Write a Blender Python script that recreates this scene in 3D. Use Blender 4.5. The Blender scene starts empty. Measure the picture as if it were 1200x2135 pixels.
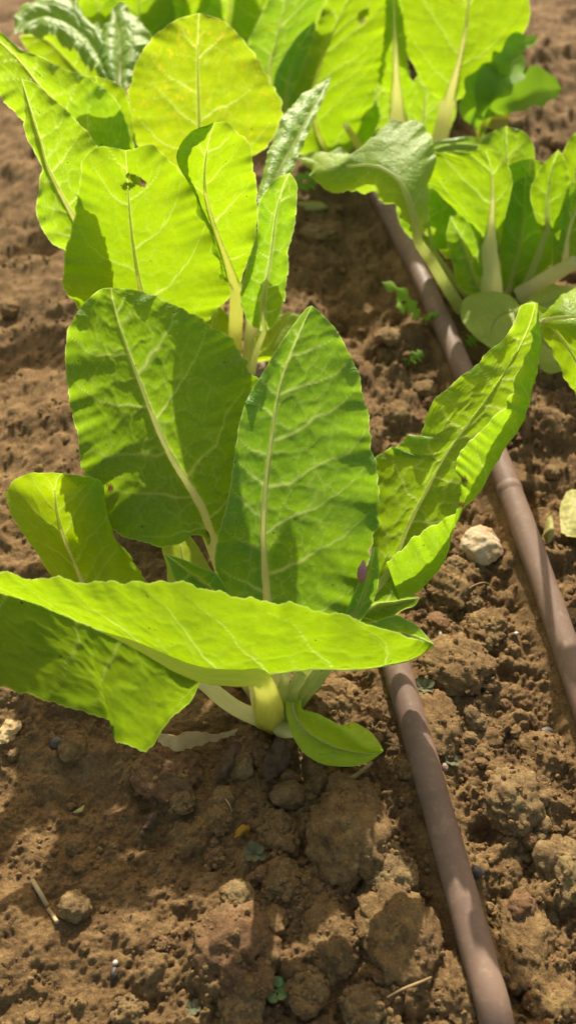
import bpy, bmesh, math, random
import numpy as np
from mathutils import Vector

SC = bpy.context.scene
COL = SC.collection
rad = math.radians

# ------------------------------------------------------------------ camera, sky, sun
H, PITCH, F = 0.60, 50.0, 2000.0          # camera height (m), pitch down, focal length in photo pixels (1200 x 2135)
SP, CP = math.sin(rad(PITCH)), math.cos(rad(PITCH))
cd = bpy.data.cameras.new("camera")
cam = bpy.data.objects.new("camera", cd)
COL.objects.link(cam)
SC.camera = cam
cam.location = (0, 0, H)
cam.rotation_euler = (rad(90 - PITCH), 0, 0)
cd.sensor_fit = 'VERTICAL'
cd.sensor_height = 36.0
cd.lens = 36.0 * F / 2135.0
cd.clip_start, cd.clip_end = 0.01, 500
cd.dof.use_dof = True
cd.dof.focus_distance = 0.63
cd.dof.aperture_fstop = 5.6

SUN_EL, SUN_AZ = 31.0, 0.0               # sun stands behind the plants; azimuth from +Y towards +X
w = bpy.data.worlds.new("World")
SC.world = w
w.use_nodes = True
wn = w.node_tree
sky = wn.nodes.new("ShaderNodeTexSky")
sky.sky_type = 'NISHITA'
sky.sun_disc = False
sky.sun_elevation = rad(SUN_EL)
sky.sun_rotation = rad(SUN_AZ)
sky.air_density = 1.0
sky.dust_density = 2.5
sky.ozone_density = 0.6
wn.nodes["Background"].inputs["Strength"].default_value = 0.15
tint = wn.nodes.new("ShaderNodeMix")                     # the camera's warm white balance
tint.data_type, tint.blend_type = 'RGBA', 'MULTIPLY'
tint.inputs["Factor"].default_value = 1.0
tint.inputs["B"].default_value = (1.0, 0.86, 0.62, 1)
wn.links.new(sky.outputs[0], tint.inputs["A"])
wn.links.new(tint.outputs["Result"], wn.nodes["Background"].inputs["Color"])
sl = bpy.data.lights.new("sun", 'SUN')
sl.energy = 4.6
sl.angle = rad(0.6)
sl.color = (1.0, 0.93, 0.80)
so = bpy.data.objects.new("sun", sl)
COL.objects.link(so)
sdir = Vector((math.sin(rad(SUN_AZ)) * math.cos(rad(SUN_EL)), math.cos(rad(SUN_AZ)) * math.cos(rad(SUN_EL)), math.sin(rad(SUN_EL))))
so.rotation_euler = sdir.to_track_quat('Z', 'Y').to_euler()
so.location = sdir * 5
SC.view_settings.view_transform = 'Standard'
SC.view_settings.look = 'None'
SC.view_settings.gamma = 1.0
SC.view_settings.exposure = 0.72
SC.view_settings.use_curve_mapping = False
SC.cycles.max_bounces = 8
SC.cycles.transmission_bounces = 6
SC.cycles.use_adaptive_sampling = False

# ------------------------------------------------------------------ rays of the photograph
CAM = np.array([0.0, 0.0, H])


def ray(x, y):
    sx, t = (x - 600.0) / F, (y - 1067.5) / F
    return np.array([sx, CP - SP * t, -SP - CP * t])      # unit depth along the axis


def at_z(x, y, z=0.0):
    r = ray(x, y)
    return CAM + r * ((z - H) / r[2])


# ------------------------------------------------------------------ noise
_rng = np.random.RandomState(7)
_perm = _rng.permutation(256)
_perm = np.concatenate([_perm, _perm, _perm])
_g2 = np.stack([np.cos(np.arange(256) * 2.399963), np.sin(np.arange(256) * 2.399963)], 1)
_g3 = _rng.normal(size=(256, 3))
_g3 /= np.linalg.norm(_g3, axis=1, keepdims=True)


def _f(t):
    return t * t * t * (t * (t * 6 - 15) + 10)


def noise2(x, y, seed=0):
    x = np.asarray(x, float) + seed * 17.31
    y = np.asarray(y, float) + seed * 9.77
    xi, yi = np.floor(x).astype(int), np.floor(y).astype(int)
    xf, yf = x - xi, y - yi
    xi &= 255
    yi &= 255

    def g(a, b):
        h = _perm[_perm[(xi + a) & 255] + ((yi + b) & 255)]
        v = _g2[h]
        return v[..., 0] * (xf - a) + v[..., 1] * (yf - b)
    u, v = _f(xf), _f(yf)
    a = g(0, 0) * (1 - u) + g(1, 0) * u
    b = g(0, 1) * (1 - u) + g(1, 1) * u
    return (a * (1 - v) + b * v) * 1.5


def noise3(p, seed=0):
    p = np.asarray(p, float) + seed * np.array([13.7, 7.9, 21.3])
    i = np.floor(p).astype(int)
    f = p - i
    i &= 255
    u = _f(f)
    r = 0
    for a in (0, 1):
        for b in (0, 1):
            for c in (0, 1):
                h = _perm[_perm[_perm[(i[..., 0] + a) & 255] + ((i[..., 1] + b) & 255)] + ((i[..., 2] + c) & 255)]
                d = (_g3[h] * (f - np.array([a, b, c]))).sum(-1)
                wx = u[..., 0] if a else 1 - u[..., 0]
                wy = u[..., 1] if b else 1 - u[..., 1]
                wz = u[..., 2] if c else 1 - u[..., 2]
                r = r + d * wx * wy * wz
    return r * 1.5


def fbm2(x, y, o=4, seed=0, gain=0.5):
    s, a = 0, 1.0
    for k in range(o):
        s = s + a * noise2(x * 2.03 ** k, y * 2.03 ** k, seed + k)
        a *= gain
    return s


def worley(x, y, seed=0):
    """F1, F2 and the id of the nearest point of a jittered grid."""
    xi, yi = np.floor(x).astype(int), np.floor(y).astype(int)
    f1 = np.full(x.shape, 9.0)
    f2 = np.full(x.shape, 9.0)
    idn = np.zeros(x.shape, int)
    for a in (-1, 0, 1):
        for b in (-1, 0, 1):
            cx, cy = xi + a, yi + b
            h = _perm[_perm[(cx + seed * 31) & 255] + (cy & 255)]
            h2 = _perm[h + 57]
            px = cx + 0.1 + 0.8 * h / 255.0
            py = cy + 0.1 + 0.8 * h2 / 255.0
            d = np.hypot(x - px, y - py)
            n = d < f1
            f2 = np.where(n, f1, np.minimum(f2, d))
            idn = np.where(n, h, idn)
            f1 = np.where(n, d, f1)
    return f1, f2, idn


# ------------------------------------------------------------------ node helpers / materials
class NT:
    def __init__(self, name):
        self.m = bpy.data.materials.new(name)
        self.m.use_nodes = True
        self.t = self.m.node_tree
        self.t.nodes.clear()
        self.out = self.n("ShaderNodeOutputMaterial")

    def n(self, typ, **kw):
        nd = self.t.nodes.new(typ)
        for k, v in kw.items():
            setattr(nd, k, v)
        return nd

    def l(self, a, b):
        self.t.links.new(a, b)

    def val(self, sock, v):
        if hasattr(v, "links") or hasattr(v, "is_linked"):
            self.l(v, sock)
        else:
            sock.default_value = v

    def noise(self, vec, scale, detail=4, rough=0.55):
        nd = self.n("ShaderNodeTexNoise")
        nd.inputs["Scale"].default_value = scale
        nd.inputs["Detail"].default_value = detail
        nd.inputs["Roughness"].default_value = rough
        if vec is not None:
            self.l(vec, nd.inputs["Vector"])
        return nd.outputs["Fac"]

    def ramp(self, fac, stops):
        nd = self.n("ShaderNodeValToRGB")
        e = nd.color_ramp.elements
        while len(e) < len(stops):
            e.new(0.5)
        for k, (p, c) in enumerate(stops):
            e[k].position = p
            e[k].color = (*c, 1) if len(c) == 3 else c
        self.l(fac, nd.inputs["Fac"])
        return nd.outputs["Color"]

    def mapr(self, v, a, b, c=0.0, d=1.0):
        nd = self.n("ShaderNodeMapRange")
        self.l(v, nd.inputs["Value"])
        for k, x in zip(("From Min", "From Max", "To Min", "To Max"), (a, b, c, d)):
            nd.inputs[k].default_value = x
        return nd.outputs["Result"]

    def mix(self, fac, a, b, mode='MIX'):
        nd = self.n("ShaderNodeMix", data_type='RGBA', blend_type=mode)
        self.val(nd.inputs["Factor"], fac)
        self.val(nd.inputs["A"], (*a, 1) if isinstance(a, tuple) else a)
        self.val(nd.inputs["B"], (*b, 1) if isinstance(b, tuple) else b)
        return nd.outputs["Result"]

    def math(self, op, a, b=0.0):
        nd = self.n("ShaderNodeMath", operation=op)
        self.val(nd.inputs[0], a)
        self.val(nd.inputs[1], b)
        return nd.outputs[0]

    def attr(self, name):
        return self.n("ShaderNodeAttribute", attribute_name=name).outputs["Fac"]

    def bump(self, h, strength, dist):
        nd = self.n("ShaderNodeBump")
        nd.inputs["Strength"].default_value = strength
        nd.inputs["Distance"].default_value = dist
        self.l(h, nd.inputs["Height"])
        return nd.outputs["Normal"]

    def principled(self, col, rough, normal=None, spec=0.4):
        p = self.n("ShaderNodeBsdfPrincipled")
        self.val(p.inputs["Base Color"], (*col, 1) if isinstance(col, tuple) else col)
        self.val(p.inputs["Roughness"], rough)
        p.inputs["Specular IOR Level"].default_value = spec
        if normal is not None:
            self.l(normal, p.inputs["Normal"])
        return p.outputs[0]


def soil_material(name, c_dark, c_mid, c_pale, c_grain, scale=1.0):
    m = NT(name)
    pos = m.n("ShaderNodeNewGeometry").outputs["Position"]
    big = m.noise(pos, 9 * scale, 5, 0.6)
    mid = m.noise(pos, 55 * scale, 6, 0.62)
    fine = m.noise(pos, 420, 5, 0.7)
    grain = m.noise(pos, 1500, 3, 0.7)
    c = m.ramp(mid, [(0.28, c_dark), (0.5, c_mid), (0.72, c_pale)])  # random mottling from dark to pale brown
    red = m.mapr(big, 0.5, 0.68)
    c = m.mix(m.math('MULTIPLY', red, 0.55), c, (0.245, 0.140, 0.066))
    och = m.mapr(m.noise(pos, 23 * scale, 6, 0.7), 0.54, 0.68)
    c = m.mix(m.math('MULTIPLY', och, 0.5), c, c_grain)
    c = m.mix(m.mapr(fine, 0.36, 0.62, 0.42, 0.0), c, c_dark)
    c = m.mix(m.mapr(grain, 0.6, 0.72, 0.0, 0.45), c, c_grain)
    c = m.mix(m.mapr(m.noise(pos, 900, 2, 0.5), 0.68, 0.72, 0.0, 0.5), c, (0.5, 0.4, 0.27))
    c = m.mix(m.mapr(m.noise(pos, 640, 4, 0.75), 0.56, 0.66, 0.0, 0.55), c, tuple(min(1, 1.15 * v) for v in c_grain))
    c = m.mix(m.mapr(m.noise(pos, 520, 3, 0.7), 0.36, 0.44, 0.5, 0.0), c, tuple(0.7 * v for v in c_dark))
    h = m.math('ADD', m.math('MULTIPLY', fine, 1.0), m.math('MULTIPLY', grain, 0.45))
    nrm = m.bump(h, 0.9, 0.0022)
    rough = m.mapr(m.noise(pos, 700, 2, 0.5), 0.62, 0.7, 0.92, 0.55)
    m.l(m.principled(c, rough, nrm, 0.25), m.out.inputs["Surface"])
    return m.m


def leaf_material(name, green, green2, trans, veincol, rough=0.42, spec=0.35, mixf=0.5, blotch=0.0, net=0.14, vtr=1.0):
    m = NT(name)
    uv = m.n("ShaderNodeUVMap", uv_map="leaf_cm").outputs[0]
    vein, edge = m.attr("vein"), m.attr("edge")
    big = m.noise(uv, 0.55, 3, 0.5)
    sm = m.noise(uv, 5.0, 4, 0.6)
    vor = m.n("ShaderNodeTexVoronoi", feature='DISTANCE_TO_EDGE')
    vor.inputs["Scale"].default_value = 2.6
    wob = m.n("ShaderNodeVectorMath", operation='ADD')
    m.l(uv, wob.inputs[0])
    nz = m.n("ShaderNodeTexNoise")
    nz.inputs["Scale"].default_value = 1.3
    m.l(uv, nz.inputs["Vector"])
    m.l(nz.outputs["Color"], wob.inputs[1])
    m.l(wob.outputs[0], vor.inputs["Vector"])
    vor2 = m.n("ShaderNodeTexVoronoi", feature='DISTANCE_TO_EDGE')
    vor2.inputs["Scale"].default_value = 7.0
    m.l(wob.outputs[0], vor2.inputs["Vector"])
    netf = m.math('MULTIPLY', m.mapr(vor.outputs["Distance"], 0.0, 0.035, 1.0, 0.0), net)
    net2 = m.math('MULTIPLY', m.mapr(vor2.outputs["Distance"], 0.0, 0.10, 1.0, 0.0), net * 0.35)
    netv = m.math('MAXIMUM', netf, net2)
    vm = m.math('MAXIMUM', m.math('MAXIMUM', vein, netv), edge)
    base = m.mix(m.mapr(big, 0.3, 0.7), green, green2)
    base = m.mix(m.mapr(sm, 0.3, 0.7, 0.0, 0.3), base, tuple(0.72 * c for c in green))
    tr = m.mix(m.mapr(big, 0.3, 0.7), trans, tuple(c * k for c, k in zip(trans, (1.12, 1.04, 1.0))))
    tr = m.mix(m.mapr(sm, 0.35, 0.7, 0.0, 0.28), tr, tuple(0.74 * c for c in trans))
    if blotch > 0:
        b = m.mapr(m.noise(uv, 1.6, 6, 0.75), 0.52, 0.62, 0.0, blotch)
        zone = m.mapr(m.noise(uv, 0.28, 2, 0.5), 0.42, 0.58)
        b = m.math('MULTIPLY', b, zone)
        base = m.mix(b, base, (0.36, 0.30, 0.02))
        tr = m.mix(b, tr, (0.80, 0.66, 0.02))
    base = m.mix(vm, base, veincol)
    tr = m.mix(m.math('MULTIPLY', vm, vtr), tr, (0.80, 0.95, 0.30))
    speck = m.mapr(m.noise(uv, 3.4, 1, 0.4), 0.775, 0.79)
    base = m.mix(m.math('MULTIPLY', speck, 0.85), base, (0.02, 0.015, 0.008))
    tr = m.mix(m.math('MULTIPLY', speck, 0.85), tr, (0.02, 0.015, 0.005))
    hole = m.attr("scar")
    base = m.mix(hole, base, (0.14, 0.06, 0.025))
    tr = m.mix(hole, tr, (0.16, 0.07, 0.02))
    hgt = m.math('ADD', m.math('MULTIPLY', m.mapr(vor.outputs["Distance"], 0.0, 0.28), 0.9),
                 m.math('ADD', m.math('MULTIPLY', m.mapr(vor2.outputs["Distance"], 0.0, 0.3), 0.16), m.math('MULTIPLY', sm, 0.35)))
    nrm = m.bump(hgt, 0.35, 0.0008)
    pr = m.principled(base, m.mapr(sm, 0.3, 0.7, rough - 0.05, rough + 0.1), nrm, spec)
    tl = m.n("ShaderNodeBsdfTranslucent")
    m.l(tr, tl.inputs["Color"])
    mx = m.n("ShaderNodeMixShader")
    mx.inputs[0].default_value = mixf
    m.l(pr, mx.inputs[1])
    m.l(tl.outputs[0], mx.inputs[2])
    m.l(mx.outputs[0], m.out.inputs["Surface"])
    return m.m


def stalk_material(name, c1, c2):
    m = NT(name)
    uv = m.n("ShaderNodeUVMap", uv_map="leaf_cm").outputs[0]
    mp = m.n("ShaderNodeMapping")
    mp.inputs["Scale"].default_value = (14.0, 0.5, 1.0)
    m.l(uv, mp.inputs["Vector"])
    streak = m.noise(mp.outputs[0], 1.0, 3, 0.6)
    blot = m.noise(uv, 2.0, 4, 0.6)
    c = m.mix(m.mapr(streak, 0.35, 0.65), c1, c2)
    c = m.mix(m.mapr(blot, 0.62, 0.75, 0.0, 0.35), c, (0.26, 0.2, 0.07))
    nrm = m.bump(streak, 0.5, 0.0008)
    pr = m.principled(c, 0.42, nrm, 0.45)
    tl = m.n("ShaderNodeBsdfTranslucent")
    m.l(m.mix(0.6, c, (0.97, 0.96, 0.55)), tl.inputs["Color"])
    mx = m.n("ShaderNodeMixShader")
    mx.inputs[0].default_value = 0.7
    m.l(pr, mx.inputs[1])
    m.l(tl.outputs[0], mx.inputs[2])
    m.l(mx.outputs[0], m.out.inputs["Surface"])
    return m.m


def plain_material(name, c1, c2, scale, rough=0.8, spec=0.3, bump=0.4, bd=0.0006, trans=None):
    m = NT(name)
    pos = m.n("ShaderNodeTexCoord").outputs["Object"]
    n1 = m.noise(pos, scale, 5, 0.6)
    c = m.mix(m.mapr(n1, 0.32, 0.68), c1, c2)
    nrm = m.bump(m.noise(pos, scale * 3, 5, 0.65), bump, bd)
    pr = m.principled(c, rough, nrm, spec)
    if trans:
        tl = m.n("ShaderNodeBsdfTranslucent")
        m.val(tl.inputs["Color"], (*trans, 1))
        mx = m.n("ShaderNodeMixShader")
        mx.inputs[0].default_value = 0.4
        m.l(pr, mx.inputs[1])
        m.l(tl.outputs[0], mx.inputs[2])
        pr = mx.outputs[0]
    m.l(pr, m.out.inputs["Surface"])
    return m.m


def pipe_material():
    m = NT("brown_polyethylene")
    pos = m.n("ShaderNodeNewGeometry").outputs["Position"]
    n1 = m.noise(pos, 35, 5, 0.6)
    n2 = m.noise(pos, 600, 4, 0.7)
    c = m.mix(m.mapr(n1, 0.35, 0.65), (0.172, 0.107, 0.076), (0.222, 0.142, 0.102))
    c = m.mix(m.mapr(n2, 0.62, 0.72, 0.0, 0.5), c, (0.34, 0.22, 0.14))
    c = m.mix(m.mapr(m.noise(pos, 130, 6, 0.75), 0.52, 0.70, 0.0, 0.6), c, (0.33, 0.225, 0.135))
    uv = m.n("ShaderNodeUVMap", uv_map="leaf_cm").outputs[0]
    mp = m.n("ShaderNodeMapping")
    mp.inputs["Scale"].default_value = (5.0, 0.12, 1.0)
    m.l(uv, mp.inputs["Vector"])
    st = m.noise(mp.outputs[0], 1.6, 4, 0.65)
    c = m.mix(m.mapr(st, 0.58, 0.72, 0.0, 0.3), c, (0.32, 0.21, 0.17))
    nrm = m.bump(m.math('ADD', n2, m.math('MULTIPLY', st, 0.6)), 0.25, 0.0006)
    m.l(m.principled(c, m.mapr(n1, 0.3, 0.7, 0.52, 0.72), nrm, 0.35), m.out.inputs["Surface"])
    return m.m


M = {}
M['soil'] = soil_material("soil", (0.108, 0.056, 0.022), (0.225, 0.134, 0.053), (0.345, 0.222, 0.094), (0.38, 0.256, 0.094))
M['clod'] = soil_material("soil_clod", (0.12, 0.066, 0.026), (0.245, 0.145, 0.058), (0.35, 0.225, 0.096), (0.42, 0.30, 0.11), 1.6)
M['clod_red'] = soil_material("reddish_clod", (0.12, 0.060, 0.028), (0.23, 0.125, 0.058), (0.32, 0.19, 0.085), (0.36, 0.23, 0.09), 1.4)
M['clod_pale'] = soil_material("pale_clod", (0.15, 0.09, 0.04), (0.27, 0.175, 0.075), (0.38, 0.27, 0.12), (0.46, 0.35, 0.14), 1.4)
VC = (0.46, 0.56, 0.10)
M['leaf'] = leaf_material("chard_leaf", (0.092, 0.265, 0.004), (0.130, 0.305, 0.005), (0.37, 0.62, 0.003), VC)
M['leaf_bright'] = leaf_material("bright_chard_leaf", (0.115, 0.255, 0.003), (0.15, 0.28, 0.004), (0.325, 0.525, 0.003), (0.36, 0.52, 0.05), mixf=0.55, net=0.07, vtr=0.6)
M['leaf_young'] = leaf_material("young_chard_leaf", (0.082, 0.260, 0.008), (0.110, 0.295, 0.009), (0.30, 0.56, 0.003), (0.38, 0.52, 0.14), rough=0.33, spec=0.5, mixf=0.42)
M['leaf_old'] = leaf_material("ageing_chard_leaf", (0.145, 0.275, 0.004), (0.185, 0.30, 0.005), (0.36, 0.545, 0.003), (0.50, 0.56, 0.07), blotch=0.6, net=0.07, mixf=0.55)
M['leaf_sheen'] = leaf_material("glossy_chard_leaf", (0.22, 0.42, 0.022), (0.28, 0.47, 0.032), (0.36, 0.62, 0.006), (0.42, 0.52, 0.14), rough=0.46, spec=0.5, mixf=0.42)
M['leaf_side'] = leaf_material("side_chard_leaf", (0.25, 0.40, 0.025), (0.30, 0.45, 0.035), (0.38, 0.60, 0.006), (0.42, 0.52, 0.14), rough=0.5, spec=0.4, mixf=0.4)
M['leaf_gold'] = leaf_material("yellow_green_leaf", (0.22, 0.42, 0.006), (0.27, 0.46, 0.008), (0.46, 0.68, 0.003), (0.46, 0.58, 0.06), mixf=0.5, net=0.07, vtr=0.5)
M['leaf_small'] = leaf_material("small_brightened_leaf", (0.44, 0.62, 0.016), (0.50, 0.66, 0.018), (0.50, 0.70, 0.004), (0.40, 0.50, 0.06), mixf=0.4, net=0.12, vtr=0.5)  # base colour lifted to stand in for sunlight this shaded leaf lacks
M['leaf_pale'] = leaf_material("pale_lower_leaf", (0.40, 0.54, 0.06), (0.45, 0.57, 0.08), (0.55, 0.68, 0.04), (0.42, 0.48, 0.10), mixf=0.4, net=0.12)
M['stalk'] = stalk_material("leaf_stalk", (0.84, 0.80, 0.40), (0.94, 0.90, 0.56))
M['stalk_yellow'] = stalk_material("yellow_leaf_stalk", (0.58, 0.63, 0.07), (0.72, 0.72, 0.13))
M['stalk_green'] = stalk_material("green_leaf_stalk", (0.32, 0.44, 0.09), (0.52, 0.58, 0.22))
M['stone'] = plain_material("pale_stone", (0.62, 0.50, 0.33), (0.42, 0.27, 0.13), 60, 0.85, 0.25, 0.7, 0.002)
M['pink_stone'] = plain_material("pinkish_stone", (0.42, 0.30, 0.23), (0.30, 0.19, 0.14), 60, 0.85, 0.25, 0.7, 0.002)
M['dry_leaf'] = plain_material("dry_leaf", (0.95, 0.76, 0.40), (0.80, 0.56, 0.26), 90, 0.75, 0.3, 0.6, 0.0008, (0.5, 0.36, 0.14))
M['dead_leaf'] = plain_material("dead_leaf", (0.22, 0.14, 0.08), (0.13, 0.08, 0.045), 90, 0.85, 0.2, 0.6, 0.001, (0.2, 0.11, 0.04))
M['yellow_leaf'] = plain_material("fallen_yellow_leaf", (0.48, 0.46, 0.12), (0.56, 0.52, 0.20), 60, 0.6, 0.4, 0.3, 0.0006, (0.6, 0.55, 0.06))
M['gold_leaf'] = plain_material("golden_leaf_scrap", (0.50, 0.30, 0.02), (0.42, 0.24, 0.02), 60, 0.6, 0.4, 0.3, 0.0006, (0.6, 0.36, 0.02))
M['straw'] = plain_material("straw", (0.50, 0.39, 0.22), (0.36, 0.25, 0.12), 120, 0.7, 0.3, 0.4, 0.0004)
M['twig'] = plain_material("twig", (0.24, 0.16, 0.075), (0.34, 0.23, 0.10), 120, 0.8, 0.3, 0.4, 0.0004)
M['weed'] = plain_material("weed_leaf", (0.17, 0.33, 0.028), (0.23, 0.39, 0.04), 80, 0.6, 0.25, 0.3, 0.0006, (0.32, 0.58, 0.02))
M['weed_old'] = plain_material("yellowing_weed_leaf", (0.26, 0.27, 0.04), (0.33, 0.30, 0.05), 60, 0.5, 0.4, 0.3, 0.0006, (0.45, 0.42, 0.03))
M['seedling'] = plain_material("seedling_leaf", (0.22, 0.36, 0.12), (0.30, 0.43, 0.17), 200, 0.5, 0.4, 0.2, 0.0004, (0.3, 0.5, 0.1))
M['grey_weed'] = plain_material("grey_green_weed", (0.17, 0.18, 0.09), (0.22, 0.22, 0.12), 200, 0.7, 0.3, 0.3, 0.0004, (0.12, 0.16, 0.06))
M['white'] = plain_material("white_grit", (0.62, 0.55, 0.46), (0.45, 0.38, 0.30), 300, 0.5, 0.5, 0.3, 0.0004)
M['dark_grit'] = plain_material("dark_grit", (0.05, 0.04, 0.035), (0.09, 0.07, 0.055), 300, 0.5, 0.5, 0.5, 0.0006)
M['pink'] = plain_material("pink_bud", (0.50, 0.25, 0.30), (0.62, 0.36, 0.38), 300, 0.5, 0.5, 0.2, 0.0004, (0.6, 0.25, 0.3))
M['pipe'] = pipe_material()


# ------------------------------------------------------------------ object helpers
def mesh_obj(name, verts, faces, mat, parent=None, uv=None, attrs=None, smooth=True):
    me = bpy.data.meshes.new(name)
    verts = np.asarray(verts, np.float32)
    me.from_pydata(verts.tolist(), [], [tuple(int(i) for i in f) for f in faces])
    if smooth:
        me.polygons.foreach_set("use_smooth", np.ones(len(me.polygons), bool))
    if uv is not None:
        lay = me.uv_layers.new(name="leaf_cm")
        li = np.zeros(len(me.loops), np.int32)
        me.loops.foreach_get("vertex_index", li)
        lay.data.foreach_set("uv", np.asarray(uv, np.float32)[li].ravel())
    for k, v in (attrs or {}).items():
        a = me.attributes.new(k, 'FLOAT', 'POINT')
        a.data.foreach_set("value", np.asarray(v, np.float32))
    me.materials.append(mat)
    me.update()
    o = bpy.data.objects.new(name, me)
    COL.objects.link(o)
    if parent is not None:
        o.parent = parent
    return o


def tag(o, label, cat, group=None):
    o["label"] = label
    o["category"] = cat
    if group:
        o["group"] = group
    return o


def thing(name, label, cat, loc, group=None):
    o = bpy.data.objects.new(name, None)
    COL.objects.link(o)
    o.empty_display_size = 0.02
    o.location = tuple(loc)
    return tag(o, label, cat, group)


def crom(P, s):
    """Catmull-Rom through P (n, ...) at float parameters s in 0..n-1."""
    P = np.asarray(P, float)
    n = len(P)
    s = np.clip(s, 0, n - 1)
    i = np.minimum(np.floor(s).astype(int), n - 2)
    f = (s - i)
    f = f.reshape(f.shape + (1,) * (P.ndim - 1))
    E = np.concatenate([[2 * P[0] - P[1]], P, [2 * P[-1] - P[-2]]])
    a, b, c, d = E[i], E[i + 1], E[i + 2], E[i + 3]
    return 0.5 * (2 * b + (c - a) * f + (2 * a - 5 * b + 4 * c - d) * f ** 2 + (3 * b - a - 3 * c + d) * f ** 3)


def resample(P, n, even=True):
    P = np.asarray(P, float)
    fine = crom(P, np.linspace(0, len(P) - 1, 40 * len(P)))
    if not even:
        return crom(P, np.linspace(0, len(P) - 1, n))
    L = np.concatenate([[0], np.cumsum(np.linalg.norm(np.diff(fine, axis=0), axis=1))])
    return np.stack([np.interp(np.linspace(0, L[-1], n), L, fine[:, k]) for k in range(P.shape[1])], 1)


def grid_faces(n, k, closed=False):
    i, j = np.meshgrid(np.arange(n - 1), np.arange(k if closed else k - 1), indexing='ij')
    j2 = (j + 1) % k
    return np.stack([i * k + j, i * k + j2, (i + 1) * k + j2, (i + 1) * k + j], -1).reshape(-1, 4)


def tube(name, path, radii, mat, parent, origin, k=14, flat=1.0, ribs=0.0, n=60, up=(0, 0, 1), seed=0, cap=False):
    P = resample(path, n)
    R = np.interp(np.linspace(0, 1, n), np.linspace(0, 1, len(radii)), radii)
    T = np.gradient(P, axis=0)
    T /= np.linalg.norm(T, axis=1, keepdims=True)
    up = np.asarray(up, float)
    S = np.cross(T, up)
    S /= np.maximum(np.linalg.norm(S, axis=1, keepdims=True), 1e-6)
    U = np.cross(S, T)
    a = np.linspace(0, 2 * np.pi, k, endpoint=False)
    rr = R[:, None] * (1 + ribs * np.cos(6 * a + seed)[None, :])
    rr = rr * (1 + 0.04 * noise2(np.linspace(0, n / 6, n), np.zeros(n), seed)[:, None])
    V = P[:, None, :] + rr[..., None] * (np.cos(a)[None, :, None] * S[:, None, :] + flat * np.sin(a)[None, :, None] * U[:, None, :])
    L = np.concatenate([[0], np.cumsum(np.linalg.norm(np.diff(P, axis=0), axis=1))]) * 100
    uv = np.stack([np.broadcast_to(np.minimum(a, 2 * np.pi - a) / np.pi, (n, k)), np.broadcast_to(L[:, None], (n, k))], -1)
    F = [tuple(f) for f in grid_faces(n, k, True)]
    if cap:
        F += [tuple(range(k - 1, -1, -1)), tuple(range((n - 1) * k, n * k))]
    return mesh_obj(name, V.reshape(-1, 3) - origin, F, mat, parent, uv.reshape(-1, 2))


# ------------------------------------------------------------------ pipes (needed by the ground too)
def pipe_path(pts, z):
    return np.array([at_z(x, y, z) for x, y in pts])


PIPE1 = pipe_path([(1078, 2290), (1031, 2135), (997, 2000), (956, 1850), (919, 1700), (872, 1550), (828, 1400), (768, 1200), (715, 1020), (690, 940)], 0.012)
PIPE1[-1, 2] = -0.03
PIPE2 = pipe_path([(1300, 1690), (1222, 1480), (1158, 1308), (1098, 1142), (1042, 965), (957, 767), (897, 600), (827, 467), (720, 300), (640, 190), (560, 80)], 0.012)


def smooth_path(P, deg=3, n=14):
    c = np.polyfit(P[:, 1], P[:, 0], deg)
    y = np.linspace(P[0, 1], P[-1, 1], n)
    return np.stack([np.polyval(c, y), y, np.interp(y, P[::-1, 1], P[::-1, 2])], 1)


PIPE1, PIPE2 = smooth_path(PIPE1), smooth_path(PIPE2)
PIPE_R = 0.0098


def dist_to_path(x, y, path):
    P = resample(path, 80)[:, :2]
    d = np.full(np.shape(x), 9.0)
    for a, b in zip(P[:-1], P[1:]):
        ab = b - a
        t = np.clip(((x - a[0]) * ab[0] + (y - a[1]) * ab[1]) / (ab @ ab), 0, 1)
        d = np.minimum(d, np.hypot(x - a[0] - t * ab[0], y - a[1] - t * ab[1]))
    return d


# ------------------------------------------------------------------ the ground
def smooth(a, b, v):
    t = np.clip((v - a) / (b - a), 0, 1)
    return t * t * (3 - 2 * t)


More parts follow.
